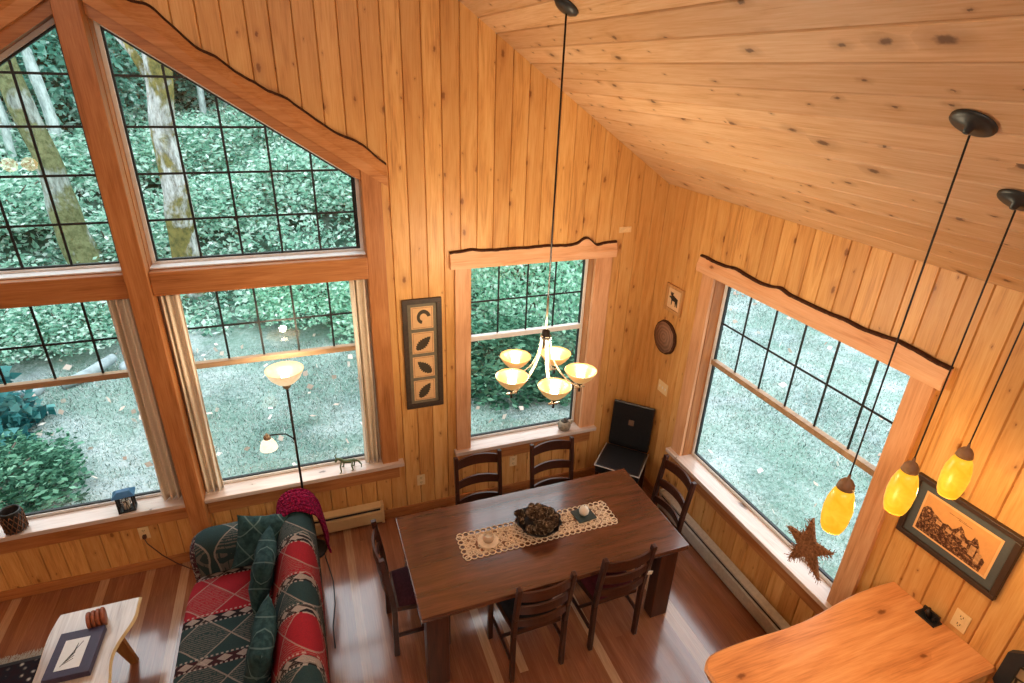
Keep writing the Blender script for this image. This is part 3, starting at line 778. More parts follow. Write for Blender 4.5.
# ---------------------------------------------------------------- chandelier
HX, HY = -1.722, -1.373
ZC = roof(HX)
t = thing('chandelier', 'five-bowl amber glass chandelier hanging over the dining table', 'chandelier', (HX, HY, 2.03))
sl = Matrix.Rotation(math.atan(SL), 4, 'Y')
MB().lathe([(.07, .0), (.068, -.012), (.05, -.026), (.015, -.034), (.001, -.034)], (0, 0, ZC-2.03-.003), 28, sl).build('canopy', M['gun'], t)
MB().tube([(0, 0, ZC-2.03-.02), (0, 0, .62)], .0055, 8).build('rod', M['bronze'], t)
MB().tube([(0, 0, .62), (0, 0, .40)], .007, 8).build('lower_rod', M['nickel'], t)
MB().lathe([(.006, .41), (.024, .40), (.026, .37), (.034, .365), (.034, .35), (.022, .34), (.022, .30), (.012, .28), (.001, .275)], seg=20).build('hub', M['bronze'], t)
for k in range(5):
    a = math.radians(47.3+72*k); ca, sa = math.cos(a), math.sin(a)
    P = []
    for i in range(16):
        u = i/15; r = .028+.209*(u**2.0); z = .37-.35*(1-(1-u)**1.35)
        P.append((r*ca, r*sa, z))
    mb = MB()
    for p, q in zip(P[:-1], P[1:]): mb.bar(p, q, .022, .007, (ca, sa, .6))
    arm = mb.build('arm', M['nickel'], t, bevel=.0015)
    cx, cy = .237*ca, .237*sa
    MB().cbox((cx, cy, .02), (.07, .012, .008)).build('cross_bar', M['nickel'], arm)
    MB().lathe([(.008, -.012), (.007, .0), (.005, .03), (.02, .045), (.022, .055), (.001, .058)], (cx, cy, 0), 16).build('socket', M['bronze'], arm)
    b = MB().lathe([(.022, .052), (.05, .07), (.078, .098), (.098, .128), (.104, .142), (.101, .143), (.094, .128), (.074, .10), (.046, .074), (.018, .058), (.001, .056)], (cx, cy, 0), 32).build('glass_bowl', M['bowl'], t)
    MB().lathe([(.012, .058), (.014, .075), (.026, .10), (.024, .12), (.012, .133), (.001, .136)], (cx, cy, 0), 14).build('bulb', M['bulb'], b)

# ---------------------------------------------------------------- pendants over the bar
for k, (px, lab) in enumerate(((-1.11, 'amber pendant lamp hanging in front of the lawn window, over the bar end'), (-.7425, 'middle amber pendant lamp over the bar, between its two twins'), (-.40, 'amber pendant lamp over the bar, closest to the side wall'))):
    ZP = roof(px); z0 = 2.125
    t = thing('pendant_lamp', lab, 'pendant lamp', (px, -3.06, z0), 0, 'amber pendant lamps over the bar')
    MB().lathe([(.068, .0), (.067, -.006), (.055, -.012), (.014, -.018), (.01, -.035), (.001, -.035)], (-.015, -.008, ZP-z0-.003+.010), 32, sl).build('canopy', M['gun'], t)
    sq = lambda P: [(r*.83, .322-(.322-z)*.88) for r, z in P]
    MB().tube([(0, 0, ZP-z0-.03), (0, 0, .315)], .0033, 8).build('cord', M['cord'], t)
    MB().lathe(sq([(.006, .322), (.008, .30), (.022, .292), (.036, .272), (.041, .245), (.038, .243), (.001, .243)]), seg=24).build('cap', M['cap'], t)
    sh = MB().lathe(sq([(.037, .243), (.05, .215), (.062, .17), (.0665, .12), (.063, .06), (.055, .02), (.047, .0), (.043, .002), (.05, .02), (.058, .06), (.06, .12), (.054, .18), (.033, .24)]), seg=32).build('glass_shade', M['pend'], t)

# ---------------------------------------------------------------- floor lamp
LX, LY = -3.315, -.205
t = thing('floor_lamp', 'lit torchiere floor lamp with a reading arm behind the sofa', 'floor lamp', (LX, LY, 0))
MB().lathe([(.13, 0), (.13, .012), (.10, .024), (.03, .03), (.015, .05), (.001, .05)], seg=32).build('base', M['bronze'], t)
MB().tube([(0, 0, .045), (0, 0, 1.655)], .0095, 10).build('pole', M['bronze'], t)
MB().lathe([(.012, 1.635), (.03, 1.655), (.034, 1.68), (.02, 1.695)], seg=18).build('shade_cup', M['nickel'], t)
MB().lathe([(.03, 1.68), (.07, 1.70), (.11, 1.74), (.135, 1.795), (.138, 1.805), (.133, 1.805), (.107, 1.747), (.068, 1.708), (.001, 1.692)], seg=36).build('torchiere_bowl', M['torch'], t)
MB().lathe([(.015, 1.695), (.03, 1.735), (.028, 1.765), (.001, 1.78)], seg=14).build('bulb', M['bulb'], t)
arm = MB().tube([(0, 0, 1.15), (-.01, -.005, 1.19), (-.06, -.01, 1.245), (-.14, -.02, 1.262), (-.19, -.02, 1.262)], .006, 8).build('reading_arm', M['bronze'], t)
MB().lathe([(.006, 1.285), (.012, 1.27), (.026, 1.262), (.028, 1.235), (.026, 1.233), (.001, 1.233)], (-.195, -.02, 0), 18).build('lamp_socket', M['nickel'], arm)
MB().lathe([(.027, 1.235), (.04, 1.215), (.058, 1.18), (.066, 1.145), (.062, 1.145), (.054, 1.18), (.036, 1.21), (.02, 1.23)], (-.195, -.02, 0), 28).build('reading_shade', M['read'], arm)
MB().lathe([(.001, 1.16), (.018, 1.17), (.02, 1.19), (.01, 1.22)], (-.195, -.02, 0), 12).build('reading_bulb', M['bulb'], arm)

# ---------------------------------------------------------------- sofa (length along y)
t = thing('sofa', 'southwestern green and red patterned sofa by the gable window', 'sofa', (-3.68, -.40, 0))
def rounded(w, d, h, c, px=5, seg=20):
    mb = MB()
    def sp(e, x): return math.copysign(abs(x)**e, x)
    def fn(u, v):
        th = u*2*PI; ph = (v-.5)*PI
        e = 2/px
        return (c[0]+w/2*sp(e, math.cos(ph))*sp(e, math.cos(th)), c[1]+d/2*sp(e, math.cos(ph))*sp(e, math.sin(th)), c[2]+h/2*sp(e, math.sin(ph)))
    mb.grid(seg*3, seg*2, fn, True, True)
    return mb
LEN = 2.15
MB().box((-.44, -LEN, .06), (.40, .0, .30)).build('base_frame', M['sofa_seat'], t, bevel=.03)
rounded(.62, LEN-.30, .24, (-.15, -LEN/2-.11, .345), 7, 24).build('seat_cushion', M['sofa_seat'], t)
# back: leaning rounded body
mb = MB(); n = 26; m = 36
pb2 = [(.43, .08), (.44, .45), (.435, .70), (.40, .81), (.33, .855), (.25, .84), (.19, .77), (.14, .62), (.10, .44), (.10, .30), (.12, .08)]
def back_fn(i, j):
    x, z = pb2[i]; y = -.06-(LEN-.06)*j/(m-1)
    k = 1-.10*math.exp(-((y+.06)/.05)**2)
    return (.27+(x-.27)*k, y, z*(k if z > .5 else 1)+.012*math.sin(y*9)*(1 if z > .6 else 0))
vs = [back_fn(i, j) for j in range(m) for i in range(len(pb2))]; N = len(pb2)
mb.add(vs, [(j*N+i, (j+1)*N+i, (j+1)*N+i+1, j*N+i+1) for j in range(m-1) for i in range(N-1)]+[tuple(range(N)), tuple(range((m-1)*N, m*N))[::-1]], True)
mb.build('backrest', M['sofa_back'], t, subsurf=1)
# rolled arm, far end and near end
M['sofa_arm'] = sofa_mat('woven_arm_fabric', [(0, 'g'), (2.1, 'g')], 'x', .15, .15, -.09, -.40, .29+.2)
for y0, sg in ((0.0, 1), (-LEN+.02, -1)):
    mb = MB(); N = 18; K = 14; vs = []
    prof = [(.02, .08), (.02, .45), (.0, .55), (-.0, .63), (.05, .695), (.14, .715), (.23, .69), (.275, .62), (.27, .54), (.25, .46), (.25, .08)]
    N = len(prof)
    for j in range(K):
        x = -.46+.80*j/(K-1); e = 1-.25*math.exp(-(j/1.1)**2)
        for yy, z in prof: vs.append((x, y0-sg*(.14+(yy-.14)*e)*1.0, .40+(z-.40)*e if z > .4 else z))
    mb.add(vs, [(j*N+i, j*N+i+1, (j+1)*N+i+1, (j+1)*N+i) for j in range(K-1) for i in range(N-1)]+[tuple(range(N))[::-1], tuple(range((K-1)*N, K*N))], True)
    mb.build('armrest', M['sofa_arm'], t, subsurf=1)
for sx in (-.38, .34):
    for y in (-.08, -LEN+.08):
        MB().lathe([(.022, 0), (.03, .06), (.001, .06)], (sx, y, 0), 12).build('foot', M['chair'], t)

def pillow(label, loc, rot, w=.46, h=.46, th=.17):
    mb = MB()
    for sgn in (1, -1):
        def fn(u, v):
            a, b = (u*2-1)*sgn, v*2-1
            e = max(0, (1-a**4)*(1-b**4))**.6
            pinch = 1-.10*(1-abs(b)**2)*abs(a)**3-.0
            pz = 1-.10*(1-abs(a)**2)*abs(b)**3
            return (a*w/2*pinch, sgn*th/2*e*(1+.15*noise.noise((a*2, b*2, loc[0]*5)))+.012*noise.noise((a*3, b*3, 7))*e, b*h/2*pz)
        mb.grid(20, 20, fn)
    o = mb.build('throw_pillow', M['pillow']); o.location = loc; o.rotation_euler = rot
    return tag(o, label, 'pillow', 'teal throw pillows on the sofa')
pillow('dark teal pillow wedged in the far corner of the sofa', (-3.60, -.735, .70), (-.30, .28, .12), .40, .40, .15)
pillow('dark teal pillow leaning upright against the sofa back, middle one', (-3.60, -1.02, .69), (.26, .06, 1.50), .40, .46, .14)
pillow('dark teal pillow on the sofa nearest the room, lowest of the three', (-3.60, -1.66, .68), (.26, .03, 1.50), .46, .44, .14)

# throw over the far end of the back
mb = MB()
P = [(.155, .70), (.19, .80), (.25, .85), (.33, .868), (.41, .825), (.465, .74), (.485, .6), (.50, .45), (.508, .34)]
n = len(P); m = 22; vs = []
for j in range(m):
    v = j/(m-1); y = -.035-.25*v
    for i, (x, z) in enumerate(P):
        nz = .022*noise.noise((i*1.3, j*.5, 1.))+.012*noise.noise((i*2.7, j*1.7, 5.))
        sh = 0. if i < 5 else .05*v*(i-4)/4
        vs.append((x+nz+.01, y+.02*noise.noise((i*.9, j*.3, 9))-sh*0, z+nz*.8+.012+.03*math.sin(j*1.7)*(.4 if 0 < i < 5 else .05)))
mb.add(vs, [(j*n+i, j*n+i+1, (j+1)*n+i+1, (j+1)*n+i) for j in range(m-1) for i in range(n-1)], True)
o = mb.build('throw_blanket', M['knit'], solid=.014, subsurf=1, loc=(-3.68, -.40, .0))
tag(o, 'fuchsia chunky knit throw over the far corner of the sofa back', 'throw blanket')

# ---------------------------------------------------------------- coffee table, things on it, rug
t = thing('coffee_table', 'pale live-edge slab coffee table beside the sofa', 'coffee table', (-4.70, -1.35, 0))
ZK = .42
n = 30; pts = []
Lf = lambda v: -.235-.02*math.sin(v*5)-.01*math.sin(v*13)
Rt = lambda v: .228+.015*math.exp(-((v-.0)/.06)**2)+.02*math.exp(-((v-.14)/.09)**2)-.045*math.exp(-((v-.36)/.14)**2)+.012*math.sin(v*7+1)
ys = [.63-1.25*i/n for i in range(n+1)]
def slab_ring(off):
    L = [(Lf(i/n)+off, ys[i]-(off if i == 0 else 0)+(off if i == n else 0)) for i in range(n+1)]
    R = [(Rt(i/n)-off, ys[i]-(off if i == 0 else 0)+(off if i == n else 0)) for i in range(n+1)]
    return L+R[::-1]
def ring_prism(r0, z0, r1, z1, caps=True):
    N = len(r0); vs = [(x, y, z0) for x, y in r0]+[(x, y, z1) for x, y in r1]
    return vs, [(i, (i+1) % N, N+(i+1) % N, N+i) for i in range(N)]
mb = MB(); vs, fs = ring_prism(slab_ring(.0), ZK-.02, slab_ring(.012), ZK); mb.add(vs, fs, True)
N = 2*(n+1); quads = [(i, i+1, N-2-i, N-1-i) for i in range(n)]
mb2 = MB().add([(x, y, ZK) for x, y in slab_ring(.012)], [q[::-1] for q in quads]); mb2.add([(x, y, ZK-.055) for x, y in slab_ring(.03)], quads)
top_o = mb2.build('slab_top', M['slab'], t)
vs, fs = ring_prism(slab_ring(.03), ZK-.055, slab_ring(.0), ZK-.02); mb.add(vs, fs, True); mb.build('live_edge', M['slab_edge'], top_o)
for y in (.45, -.40):
    mb = MB(); mb.prism([(-.12, ZK-.056), (.12, ZK-.056), (.18, 0), (.13, 0), (.05, .25), (-.05, .25), (-.13, 0), (-.18, 0)], lambda u, v, d: (u, d, v), y-.018, y+.018)
    mb.build('leg', M['slab_leg'], t, bevel=.004)
t = thing('box_book', 'dark purple slip-cased book with a white sketch cover on the coffee table', 'book', (-4.735, -1.12, ZK), -.04)
MB().box((-.125, -.17, 0), (.125, .17, .045)).build('case', plain('purple_case', '#39304a', .5), t, bevel=.004)
MB().box((-.075, -.12, .0455), (.06, .10, .047)).build('cover_plate', plain('cover_white', '#dfe3e4', .5, var=.03), t)
mb = MB()
for k in range(7):
    a = .35+.12*k; y0 = -.085+.012*k
    mb.bar((-.045+.008*k, y0, .0475), (-.045+.008*k+.055*math.cos(a*1.4)*(1.1-.08*k), y0+.075*math.sin(a*1.4), .0475), .004, .0008)
mb.bar((-.05, -.095, .0475), (.03, .07, .0475), .004, .0008)
mb.build('cover_sketch', plain('sketch_ink', '#3c4347', .7), t)
t = thing('coaster_roll', 'ribbed round brown leather coaster set lying on the coffee table', 'coaster set', (-4.665, -.895, ZK+.058), .2)
mb = MB()
R90 = Matrix.Rotation(PI/2, 4, 'Y')
for k in range(4):
    x = -.039+.026*k
    mb.lathe([(.001, -.012), (.048, -.012), (.056, -.008), (.058, 0), (.056, .008), (.048, .012), (.001, .012)], (x, 0, 0), 28, R90)
mb.build('coaster_stack', plain('brown_leather', '#8a4a2e', .55, var=.25), t)
MB().box((-.05, -.03, -.058), (.05, .03, -.045)).build('stand', M['slab_leg'], t)

t = thing('rug', 'dark patterned rug with pale fringe under the coffee table', 'rug', (-5.75, -1.75, 0))
MB().box((-1.1, -1.1, .001), (.86, 1.08, .012)).build('rug_field', M['rug'], t)
mb = MB().box((-1.1, 1.075, .0008), (.86, 1.10, .014)); mb.build('border_band', M['black'], t)
V = []; F = []
for k in range(900):
    x = -1.1+1.96*k/900; a = random.uniform(-.02, .02); l = random.uniform(.05, .08); w = .0016; z = random.uniform(.003, .012)
    b = len(V); V += [(x-w, 1.098, .008), (x+w, 1.098, .008), (x+w+a*.6, 1.10+l*.6, z), (x-w+a*.6, 1.10+l*.6, z), (x+w+a, 1.10+l, .003), (x-w+a, 1.10+l, .003)]
    F += [(b, b+1, b+2, b+3), (b+3, b+2, b+4, b+5)]
o = fastmesh('fringe', np.array(V), np.array(F), plain('fringe_wool', '#a9a293', .95, .1), t); o['kind'] = 'stuff'

# ---------------------------------------------------------------- bar counter
t = thing('bar_counter', 'orange live-edge wooden bar counter projecting from the side wall', 'counter', (0, -3.1, 0))
n = 40; far = []; near = []
for i in range(n+1):
    u = i/n; x = -.004-1.43*u
    far.append((x, .305-.062*u+.014*math.sin(u*9)-(.05*max(0, (u-.93)/.07)**2)))
    near.append((x, -.292-.0*u+.006*math.sin(u*7)+(.05*max(0, (u-.95)/.05)**2)))
def ringb(o): return [(x+(o if i == n else 0), y-o) for i, (x, y) in enumerate(far)]+[(x+(o if i == 0 else 0), y+o) for i, (x, y) in enumerate(near[::-1])]
mb = MB(); N = 2*(n+1); quads = [(i, i+1, N-2-i, N-1-i) for i in range(n)]
mb.add([(x, y, 1.2) for x, y in ringb(.012)], quads)
mb.add([(x, y, 1.135) for x, y in ringb(.02)], [q[::-1] for q in quads])
for (r0, z0), (r1, z1) in (((ringb(.012), 1.2), (ringb(0), 1.185)), ((ringb(0), 1.185), (ringb(.02), 1.135))):
    mb.add([(x, y, z0) for x, y in r0]+[(x, y, z1) for x, y in r1], [(i, N+i, N+(i+1) % N, (i+1) % N) for i in range(N)], True)
mb.build('slab_top', M['bar'], t)
mb = MB().box((-1.30, -.18, 0), (-.02, -.06, 1.134)); mb.build('support_wall', M['wall_b'], t)
mb = MB().box((-1.33, -.20, 0), (-1.30, -.04, 1.134)); mb.build('end_panel', M['trim_z'], t)

# ---------------------------------------------------------------- small things on walls
def pictframe(name, label, cat, put, w, h, fw, dep, fm, inner, group=None):
    """put(u, v, d): u right, v up, d out of the wall"""
    o0 = None
    mb = MB()
    def bx(u0, u1, v0, v1, d0, d1):
        mb.add([put(u0,v0,d0),put(u1,v0,d0),put(u1,v1,d0),put(u0,v1,d0),put(u0,v0,d1),put(u1,v0,d1),put(u1,v1,d1),put(u0,v1,d1)],
               [(0,3,2,1),(4,5,6,7),(0,1,5,4),(1,2,6,5),(2,3,7,6),(3,0,4,7)])
    bx(-w/2, w/2, -h/2, -h/2+fw, .001, dep); bx(-w/2, w/2, h/2-fw, h/2, .001, dep)
    bx(-w/2, -w/2+fw, -h/2+fw, h/2-fw, .001, dep); bx(w/2-fw, w/2, -h/2+fw, h/2-fw, .001, dep)
    return mb, bx
def flat(parent, name, put, polys, d, mat, th=.0012):
    mb = MB()
    for p in polys: mb.prism(p, lambda u, v, dd: put(u, v, dd), d, d+th)
    return mb.build(name, mat, parent)
rect = lambda u0, v0, u1, v1: [(u0, v0), (u1, v0), (u1, v1), (u0, v1)]

# four leaf prints in a dark frame
t = thing('framed_leaf_prints', 'tall dark frame with four square leaf prints, left of the narrow window', 'picture', (-2.223, 0, 1.68))
put = lambda u, v, d: (u, -d, v)
fm = plain('dark_weathered_frame', '#3d3026', .55, var=.3)
mb, _ = pictframe('', '', '', put, .325, 1.02, .042, .028, fm, None); mb.build('frame', fm, t, bevel=.004)
flat(t, 'mat_board', put, [rect(-.121, -.468, .121, .468)], .004, plain('grey_green_mat', '#6f6653', .8), .006)
tan = plain('tan_paper', '#d6ab78', .8, var=.05); ink = plain('leaf_ink', '#3d3322', .8); ink2 = plain('rust_rule', '#96502c', .8)
def leafpoly(kind, cx, cy, s):
    P = []
    if kind == 0:
        for k in range(14):
            a = .2+k*.33; r = s*1.1*(.95-.03*k); P.append((cx+r*math.cos(a)*.8, cy+r*math.sin(a)))
        for k in range(13, -1, -1):
            a = .2+k*.33; r = s*1.1*(.55-.025*k); P.append((cx+r*math.cos(a)*.8, cy+r*math.sin(a)))
        return [P[i:i+1][0] for i in range(len(P))]
    n = 16; ang = (.75, 2.35, .95)[kind-1]
    for sd in (1, -1):
        R = range(n+1) if sd > 0 else range(n, -1, -1)
        for i in R:
            u = i/n; w = s*.66*math.sin(PI*min(1, u*.95+.05))**.8*(1-.35*u)*(1.0 if i % 2 == 0 else .72)
            x, y = (u*2-1)*s, sd*w; P.append((cx+x*math.cos(ang)-y*math.sin(ang), cy+x*math.sin(ang)+y*math.cos(ang)))
    return P
for k in range(4):
    cy = .34-.227*k
    pr = flat(t, 'print', put, [rect(-.092, cy-.098, .092, cy+.098)], .0102, tan)
    flat(pr, 'leaf_motif', put, [leafpoly(k, .005, cy-.004, .082)], .0116, ink)
    flat(pr, 'rule_line', put, [rect(-.082, cy-.090, .082, cy-.087), rect(-.082, cy-.090, -.079, cy+.09), rect(.079, cy-.09, .082, cy+.09), rect(-.082, cy+.087, .082, cy+.09)], .0116, ink2, .0008)

# moose picture on the side wall
prw = lambda u, v, d: (-d, -u, v)
t = thing('moose_picture', 'small wood-framed moose silhouette picture in the room corner', 'picture', (0, -.335, 2.075))
fm2 = wood('pine_frame', '#c79a6a', '#b5834f', '#8f6236', 2, 1, 0, 0, .5)
mb, _ = pictframe('', '', '', prw, .25, .25, .03, .022, fm2, None); mb.build('frame', fm2, t, bevel=.003)
flat(t, 'print', prw, [rect(-.096, -.096, .096, .096)], .004, plain('cream_print', '#d9b48a', .8, var=.05), .004)
body = [(-.055, .012), (-.068, .02), (-.075, .008), (-.07, .0), (-.052, -.002), (-.04, -.012), (-.038, -.06), (-.03, -.06), (-.026, -.018), (.012, -.02), (.022, -.062), (.03, -.062), (.032, -.02), (.045, -.06), (.053, -.06), (.05, -.005), (.052, .012), (.02, .022), (-.02, .034), (-.04, .028)]
ant = [(-.05, .022), (-.065, .05), (-.06, .06), (-.05, .045), (-.042, .06), (-.034, .045), (-.022, .062), (-.016, .05), (-.03, .03), (-.04, .024)]
flat(t, 'moose_silhouette', prw, [body, ant], .0082, M['black'])

# wood slice plaque
t = thing('wood_slice_plaque', 'round bark-edged wood slice plaque below the moose picture', 'plaque', (0, -.298, 1.69))
Rw = Matrix.Rotation(-PI/2, 4, 'Y')
fw = lambda q, z: 1+.05*noise.noise((math.cos(q)*2, math.sin(q)*2, 4))+.02*noise.noise((math.cos(q)*9, math.sin(q)*9, 1))
MB().lathe([(.158, .001), (.164, .015), (.156, .03), (.15, .03)], seg=48, M=Rw, rfn=fw).build('bark_rim', M['bark'], t)
def rings():
    t = NT('slice_face'); tc = t.n('ShaderNodeTexCoord').outputs['Object']; c = t.xyz()
    r = t.math('SQRT', t.math('ADD', t.math('POWER', c[1], 2.), t.math('POWER', c[2], 2.)))
    w = t.math('SINE', t.math('MULTIPLY', t.math('ADD', r, t.math('MULTIPLY', t.noise(tc, 9, 4), .06)), 190.))
    return t.out(t.bsdf(t.ramp(t.math('MULTIPLY_ADD', w, .5, .5), [(0, lin('#7a5a48')), (.5, lin('#866450')), (1, lin('#94705a'))]), .7, .2))
MB().lathe([(.146, .004), (.146, .032), (.001, .032)], seg=48, M=Rw, rfn=fw).build('slice_face', rings(), t)

def plate(name, label, cat, put, w, h, slots, loc, group):
    t = thing(name, label, cat, loc, 0, group)
    mb = MB(); mb.prism(rect(-w/2, -h/2, w/2, h/2), lambda u, v, d: put(u, v, d), .0006, .006); mb.build('cover_plate', M['ivory'], t, bevel=.002)
    for nm, ps, mt in slots:
        mb = MB()
        for p in ps: mb.prism(p, lambda u, v, d: put(u, v, d), .0061, .008)
        mb.build(nm, mt, t)
    return t
sock = [('receptacle', [rect(-.017, .012, .017, .042), rect(-.017, -.042, .017, -.012)], M['ivory']),
        ('slot', [], M['slot'])]
def outlet(label, put, loc):
    s = [('receptacle', [rect(-.017, .008, .017, .044), rect(-.017, -.044, .017, -.008)], M['ivory'])]
    o = plate('wall_outlet', label, 'outlet', put, .076, .118, s, loc, 'ivory wall outlets')
    mb = MB()
    for v in (.029, -.022):
        for u in (-.007, .007): mb.prism(rect(u-.0018, v-.006, u+.0018, v+.006), lambda a, b, d: put(a, b, d), .0081, .0086)
        mb.prism(rect(-.003, v-.015, .003, v-.010), lambda a, b, d: put(a, b, d), .0081, .0086)
    mb.build('slot', M['slot'], o)
    return o
outlet('ivory wall outlet with a brown cord plugged in, below the left window', put, (-4.562, 0, .385))
outlet('ivory wall outlet between the gable window and the narrow window', put, (-2.289, 0, .367))
outlet('ivory wall outlet under the narrow window sill, behind the chairs', put, (-1.364, 0, .375))
outlet('ivory wall outlet on the side wall just above the bar counter', prw, (0, -3.170, 1.291))
plate('light_switch', 'ivory light switch plate above the black corner chair', 'switch', prw, .15, .118,
      [('toggle', [rect(-.05, -.012, -.04, .012), rect(-.005, -.012, .005, .012), rect(.04, -.012, .05, .012)], M['frame_w'])], (0, -.372, 1.19), None)
o = MB().box((-.06, -.008, -.025), (.06, -.0005, .025)).build('wall_plate', plain('pale_plate', '#e0bd8c', .5), bevel=.002, loc=(-.394, 0, 2.65))
tag(o, 'small blank wooden plate on the wall above the narrow window header', 'plate')
mb = MB().tube([(-4.562, -.012, .36), (-4.562, -.035, .355), (-4.55, -.04, .30), (-4.47, -.05, .16), (-4.38, -.07, .06), (-4.30, -.10, .012), (-4.18, -.20, .008), (-4.13, -.30, .008)], .0045, 8)
mb.cbox((-4.562, -.022, .360), (.024, .025, .028))
tag(mb.build('power_cord', plain('brown_cord', '#4a2a20', .6)), 'thin brown power cord running from the left outlet behind the sofa', 'cord')
mb = MB().tube([(-3.22, -.25, .012), (-3.19, -.45, .008), (-3.165, -.62, .008), (-3.17, -.85, .008), (-3.20, -1.05, .008), (-3.2, -1.25, .008)], .0042, 8)
tag(mb.build('lamp_cord', M['cord']), 'thin black lamp cord lying on the floor behind the sofa', 'cord')

# house photograph
t = thing('framed_photograph', 'dark-framed sepia photograph of timber houses above the bar', 'picture', (0, -2.985, 1.742))
fm3 = plain('charcoal_frame', '#2f3134', .45, var=.2)
mb, _ = pictframe('', '', '', prw, .54, .40, .03, .03, fm3, None); mb.build('frame', plain('brown_frame_edge', '#3a2a22', .45), t, bevel=.004)
flat(t, 'mat_board', prw, [rect(-.245, -.172, .245, .172)], .004, plain('slate_mat', '#4a4f52', .8, var=.08), .008)
flat(t, 'print_border', prw, [rect(-.198, -.128, .198, .128)], .0125, plain('cream_border', '#e0b27a', .8, var=.03))
flat(t, 'print', prw, [rect(-.186, -.116, .186, .116)], .0142, plain('sepia_sky', '#d59a5c', .8, var=.06))
def sepia():
    t = NT('sepia_dark'); tc = t.n('ShaderNodeTexCoord').outputs['Object']
    n = t.noise(tc, 70, 5, .75)
    return t.out(t.bsdf(t.ramp(n, [(.4, lin('#3a2018')), (.52, lin('#5d3b2a')), (.62, lin('#b88a5e'))]), .8, .2))
sep = sepia()
sk = [(-.185, -.115), (.16, -.115), (.165, -.045), (.15, -.03), (.14, -.045), (.118, .015), (.10, .045), (.085, .05), (.078, .02), (.06, .012), (.045, .02), (.03, .045), (.012, .06), (-.004, .03), (-.02, .012), (-.045, .02), (-.07, .01), (-.10, .025), (-.125, .032), (-.15, .05), (-.17, .045), (-.185, .02)]
hs_ = flat(t, 'house_row', prw, [sk], .0156, sep)
lt = plain('sepia_light', '#b98a5c', .8, var=.3, scale=80)
flat(hs_, 'house_fronts', prw, [[(.0, -.01), (.015, .035), (.032, -.01)], rect(.085, -.06, .112, .0), rect(.12, -.075, .145, -.02), rect(-.045, -.02, -.015, .0), rect(-.10, -.015, -.07, .008), rect(-.158, .02, -.146, .034), rect(.045, -.035, .07, -.012)], .0170, lt)
flat(hs_, 'caption_rule', prw, [rect(-.06, .088, .03, .090), rect(-.01, .081, .06, .083)], .0156, sep, .0006)

# octagonal framed panel at the end of the bar
t = thing('octagonal_panel', 'dark octagonal framed panel of beige stones past the bar end', 'wall panel', (0, -3.645, 1.26))
oc = [(.262*math.cos(a), .262*math.sin(a)) for a in [PI/8+PI/4*k for k in range(8)]]; oi = [(x*.74, y*.74) for x, y in oc]
mb = MB()
for k in range(8):
    j = (k+1) % 8; mb.prism([oc[k], oc[j], oi[j], oi[k]], lambda u, v, d: prw(u, v, d), .001, .04)
mb.build('frame', plain('navy_frame', '#23292f', .5), t)
def stones():
    t = NT('beige_stones'); tc = t.n('ShaderNodeTexCoord').outputs['Object']
    d = t.n('ShaderNodeTexVoronoi', _feature='DISTANCE_TO_EDGE', Vector=tc, Scale=14.).outputs['Distance']
    return t.out(t.bsdf(t.ramp(d, [(.05, lin('#3a3226')), (.12, lin('#b39a72'))]), .7, .2))
flat(t, 'stone_panel', prw, [oi], .004, stones(), .014)

# ---------------------------------------------------------------- things on the sills and bar
t = thing('lantern', 'black metal lantern with a blue roof on the left window sill', 'lantern', (-4.615, -.005, .6513), .12)
lm = plain('black_lantern', '#1c2124', .5)
MB().box((-.06, -.045, 0), (.06, .045, .014)).build('base', lm, t, bevel=.002)
for sx in (-1, 1):
    for sy in (-1, 1): MB().box((sx*.052-.006, sy*.038-.006, .014), (sx*.052+.006, sy*.038+.006, .15)).build('corner_post', lm, t)
mb = MB()
for sy in (-1, 1):
    for k in range(5):
        x = -.04+.02*k; mb.bar((x, sy*.038, .014), (x+.015*(-1)**k, sy*.038, .15), .005, .004); mb.tube([(x+.008*math.cos(a), sy*.04, .06+.02*k % .08+.008*math.sin(a)) for a in [k_*PI/5 for k_ in range(11)]], .003, 5, False)
for sx in (-1, 1):
    for k in range(3): mb.bar((sx*.052, -.025+.025*k, .014), (sx*.052, -.03+.025*k, .15), .005, .004)
mb.build('tracery', lm, t)
MB().add([(-.078, -.06, .15), (.078, -.06, .15), (.078, .06, .15), (-.078, .06, .15), (-.045, -.02, .185), (.045, -.02, .185), (.045, .02, .185), (-.045, .02, .185)],
         [(0, 3, 2, 1), (4, 5, 6, 7), (0, 1, 5, 4), (1, 2, 6, 5), (2, 3, 7, 6), (3, 0, 4, 7)]).build('roof', plain('blue_roof', '#2f5f86', .35), t, bevel=.003)
MB().lathe([(.025, .014), (.025, .09), (.001, .092)], seg=16).build('candle', M['candle'], t)
t = thing('candle_jar', 'dark woven candle jar at the end of the left window sill', 'candle holder', (-5.335, -.005, .6513))
MB().lathe([(.055, .0), (.066, .01), (.068, .10), (.062, .17), (.066, .185), (.058, .185), (.056, .17), (.06, .10), (.055, .012), (.001, .01)], seg=28).build('jar', plain('smoked_jar', '#2a2826', .35), t)
mb = MB()
for k in range(14):
    a0 = 2*PI*k/14
    for sg in (1, -1): mb.tube([(.07*math.cos(a0+sg*.9*z/.15), .07*math.sin(a0+sg*.9*z/.15), z+.01) for z in (0, .03, .06, .09, .12, .15)], .0035, 5)
mb.build('wicker_wrap', plain('brown_wicker', '#6d4a34', .8, var=.3), t)
MB().lathe([(.05, .012), (.05, .12), (.001, .122)], seg=20).build('candle', plain('rose_wax', '#b98a80', .5, var=.05), t)

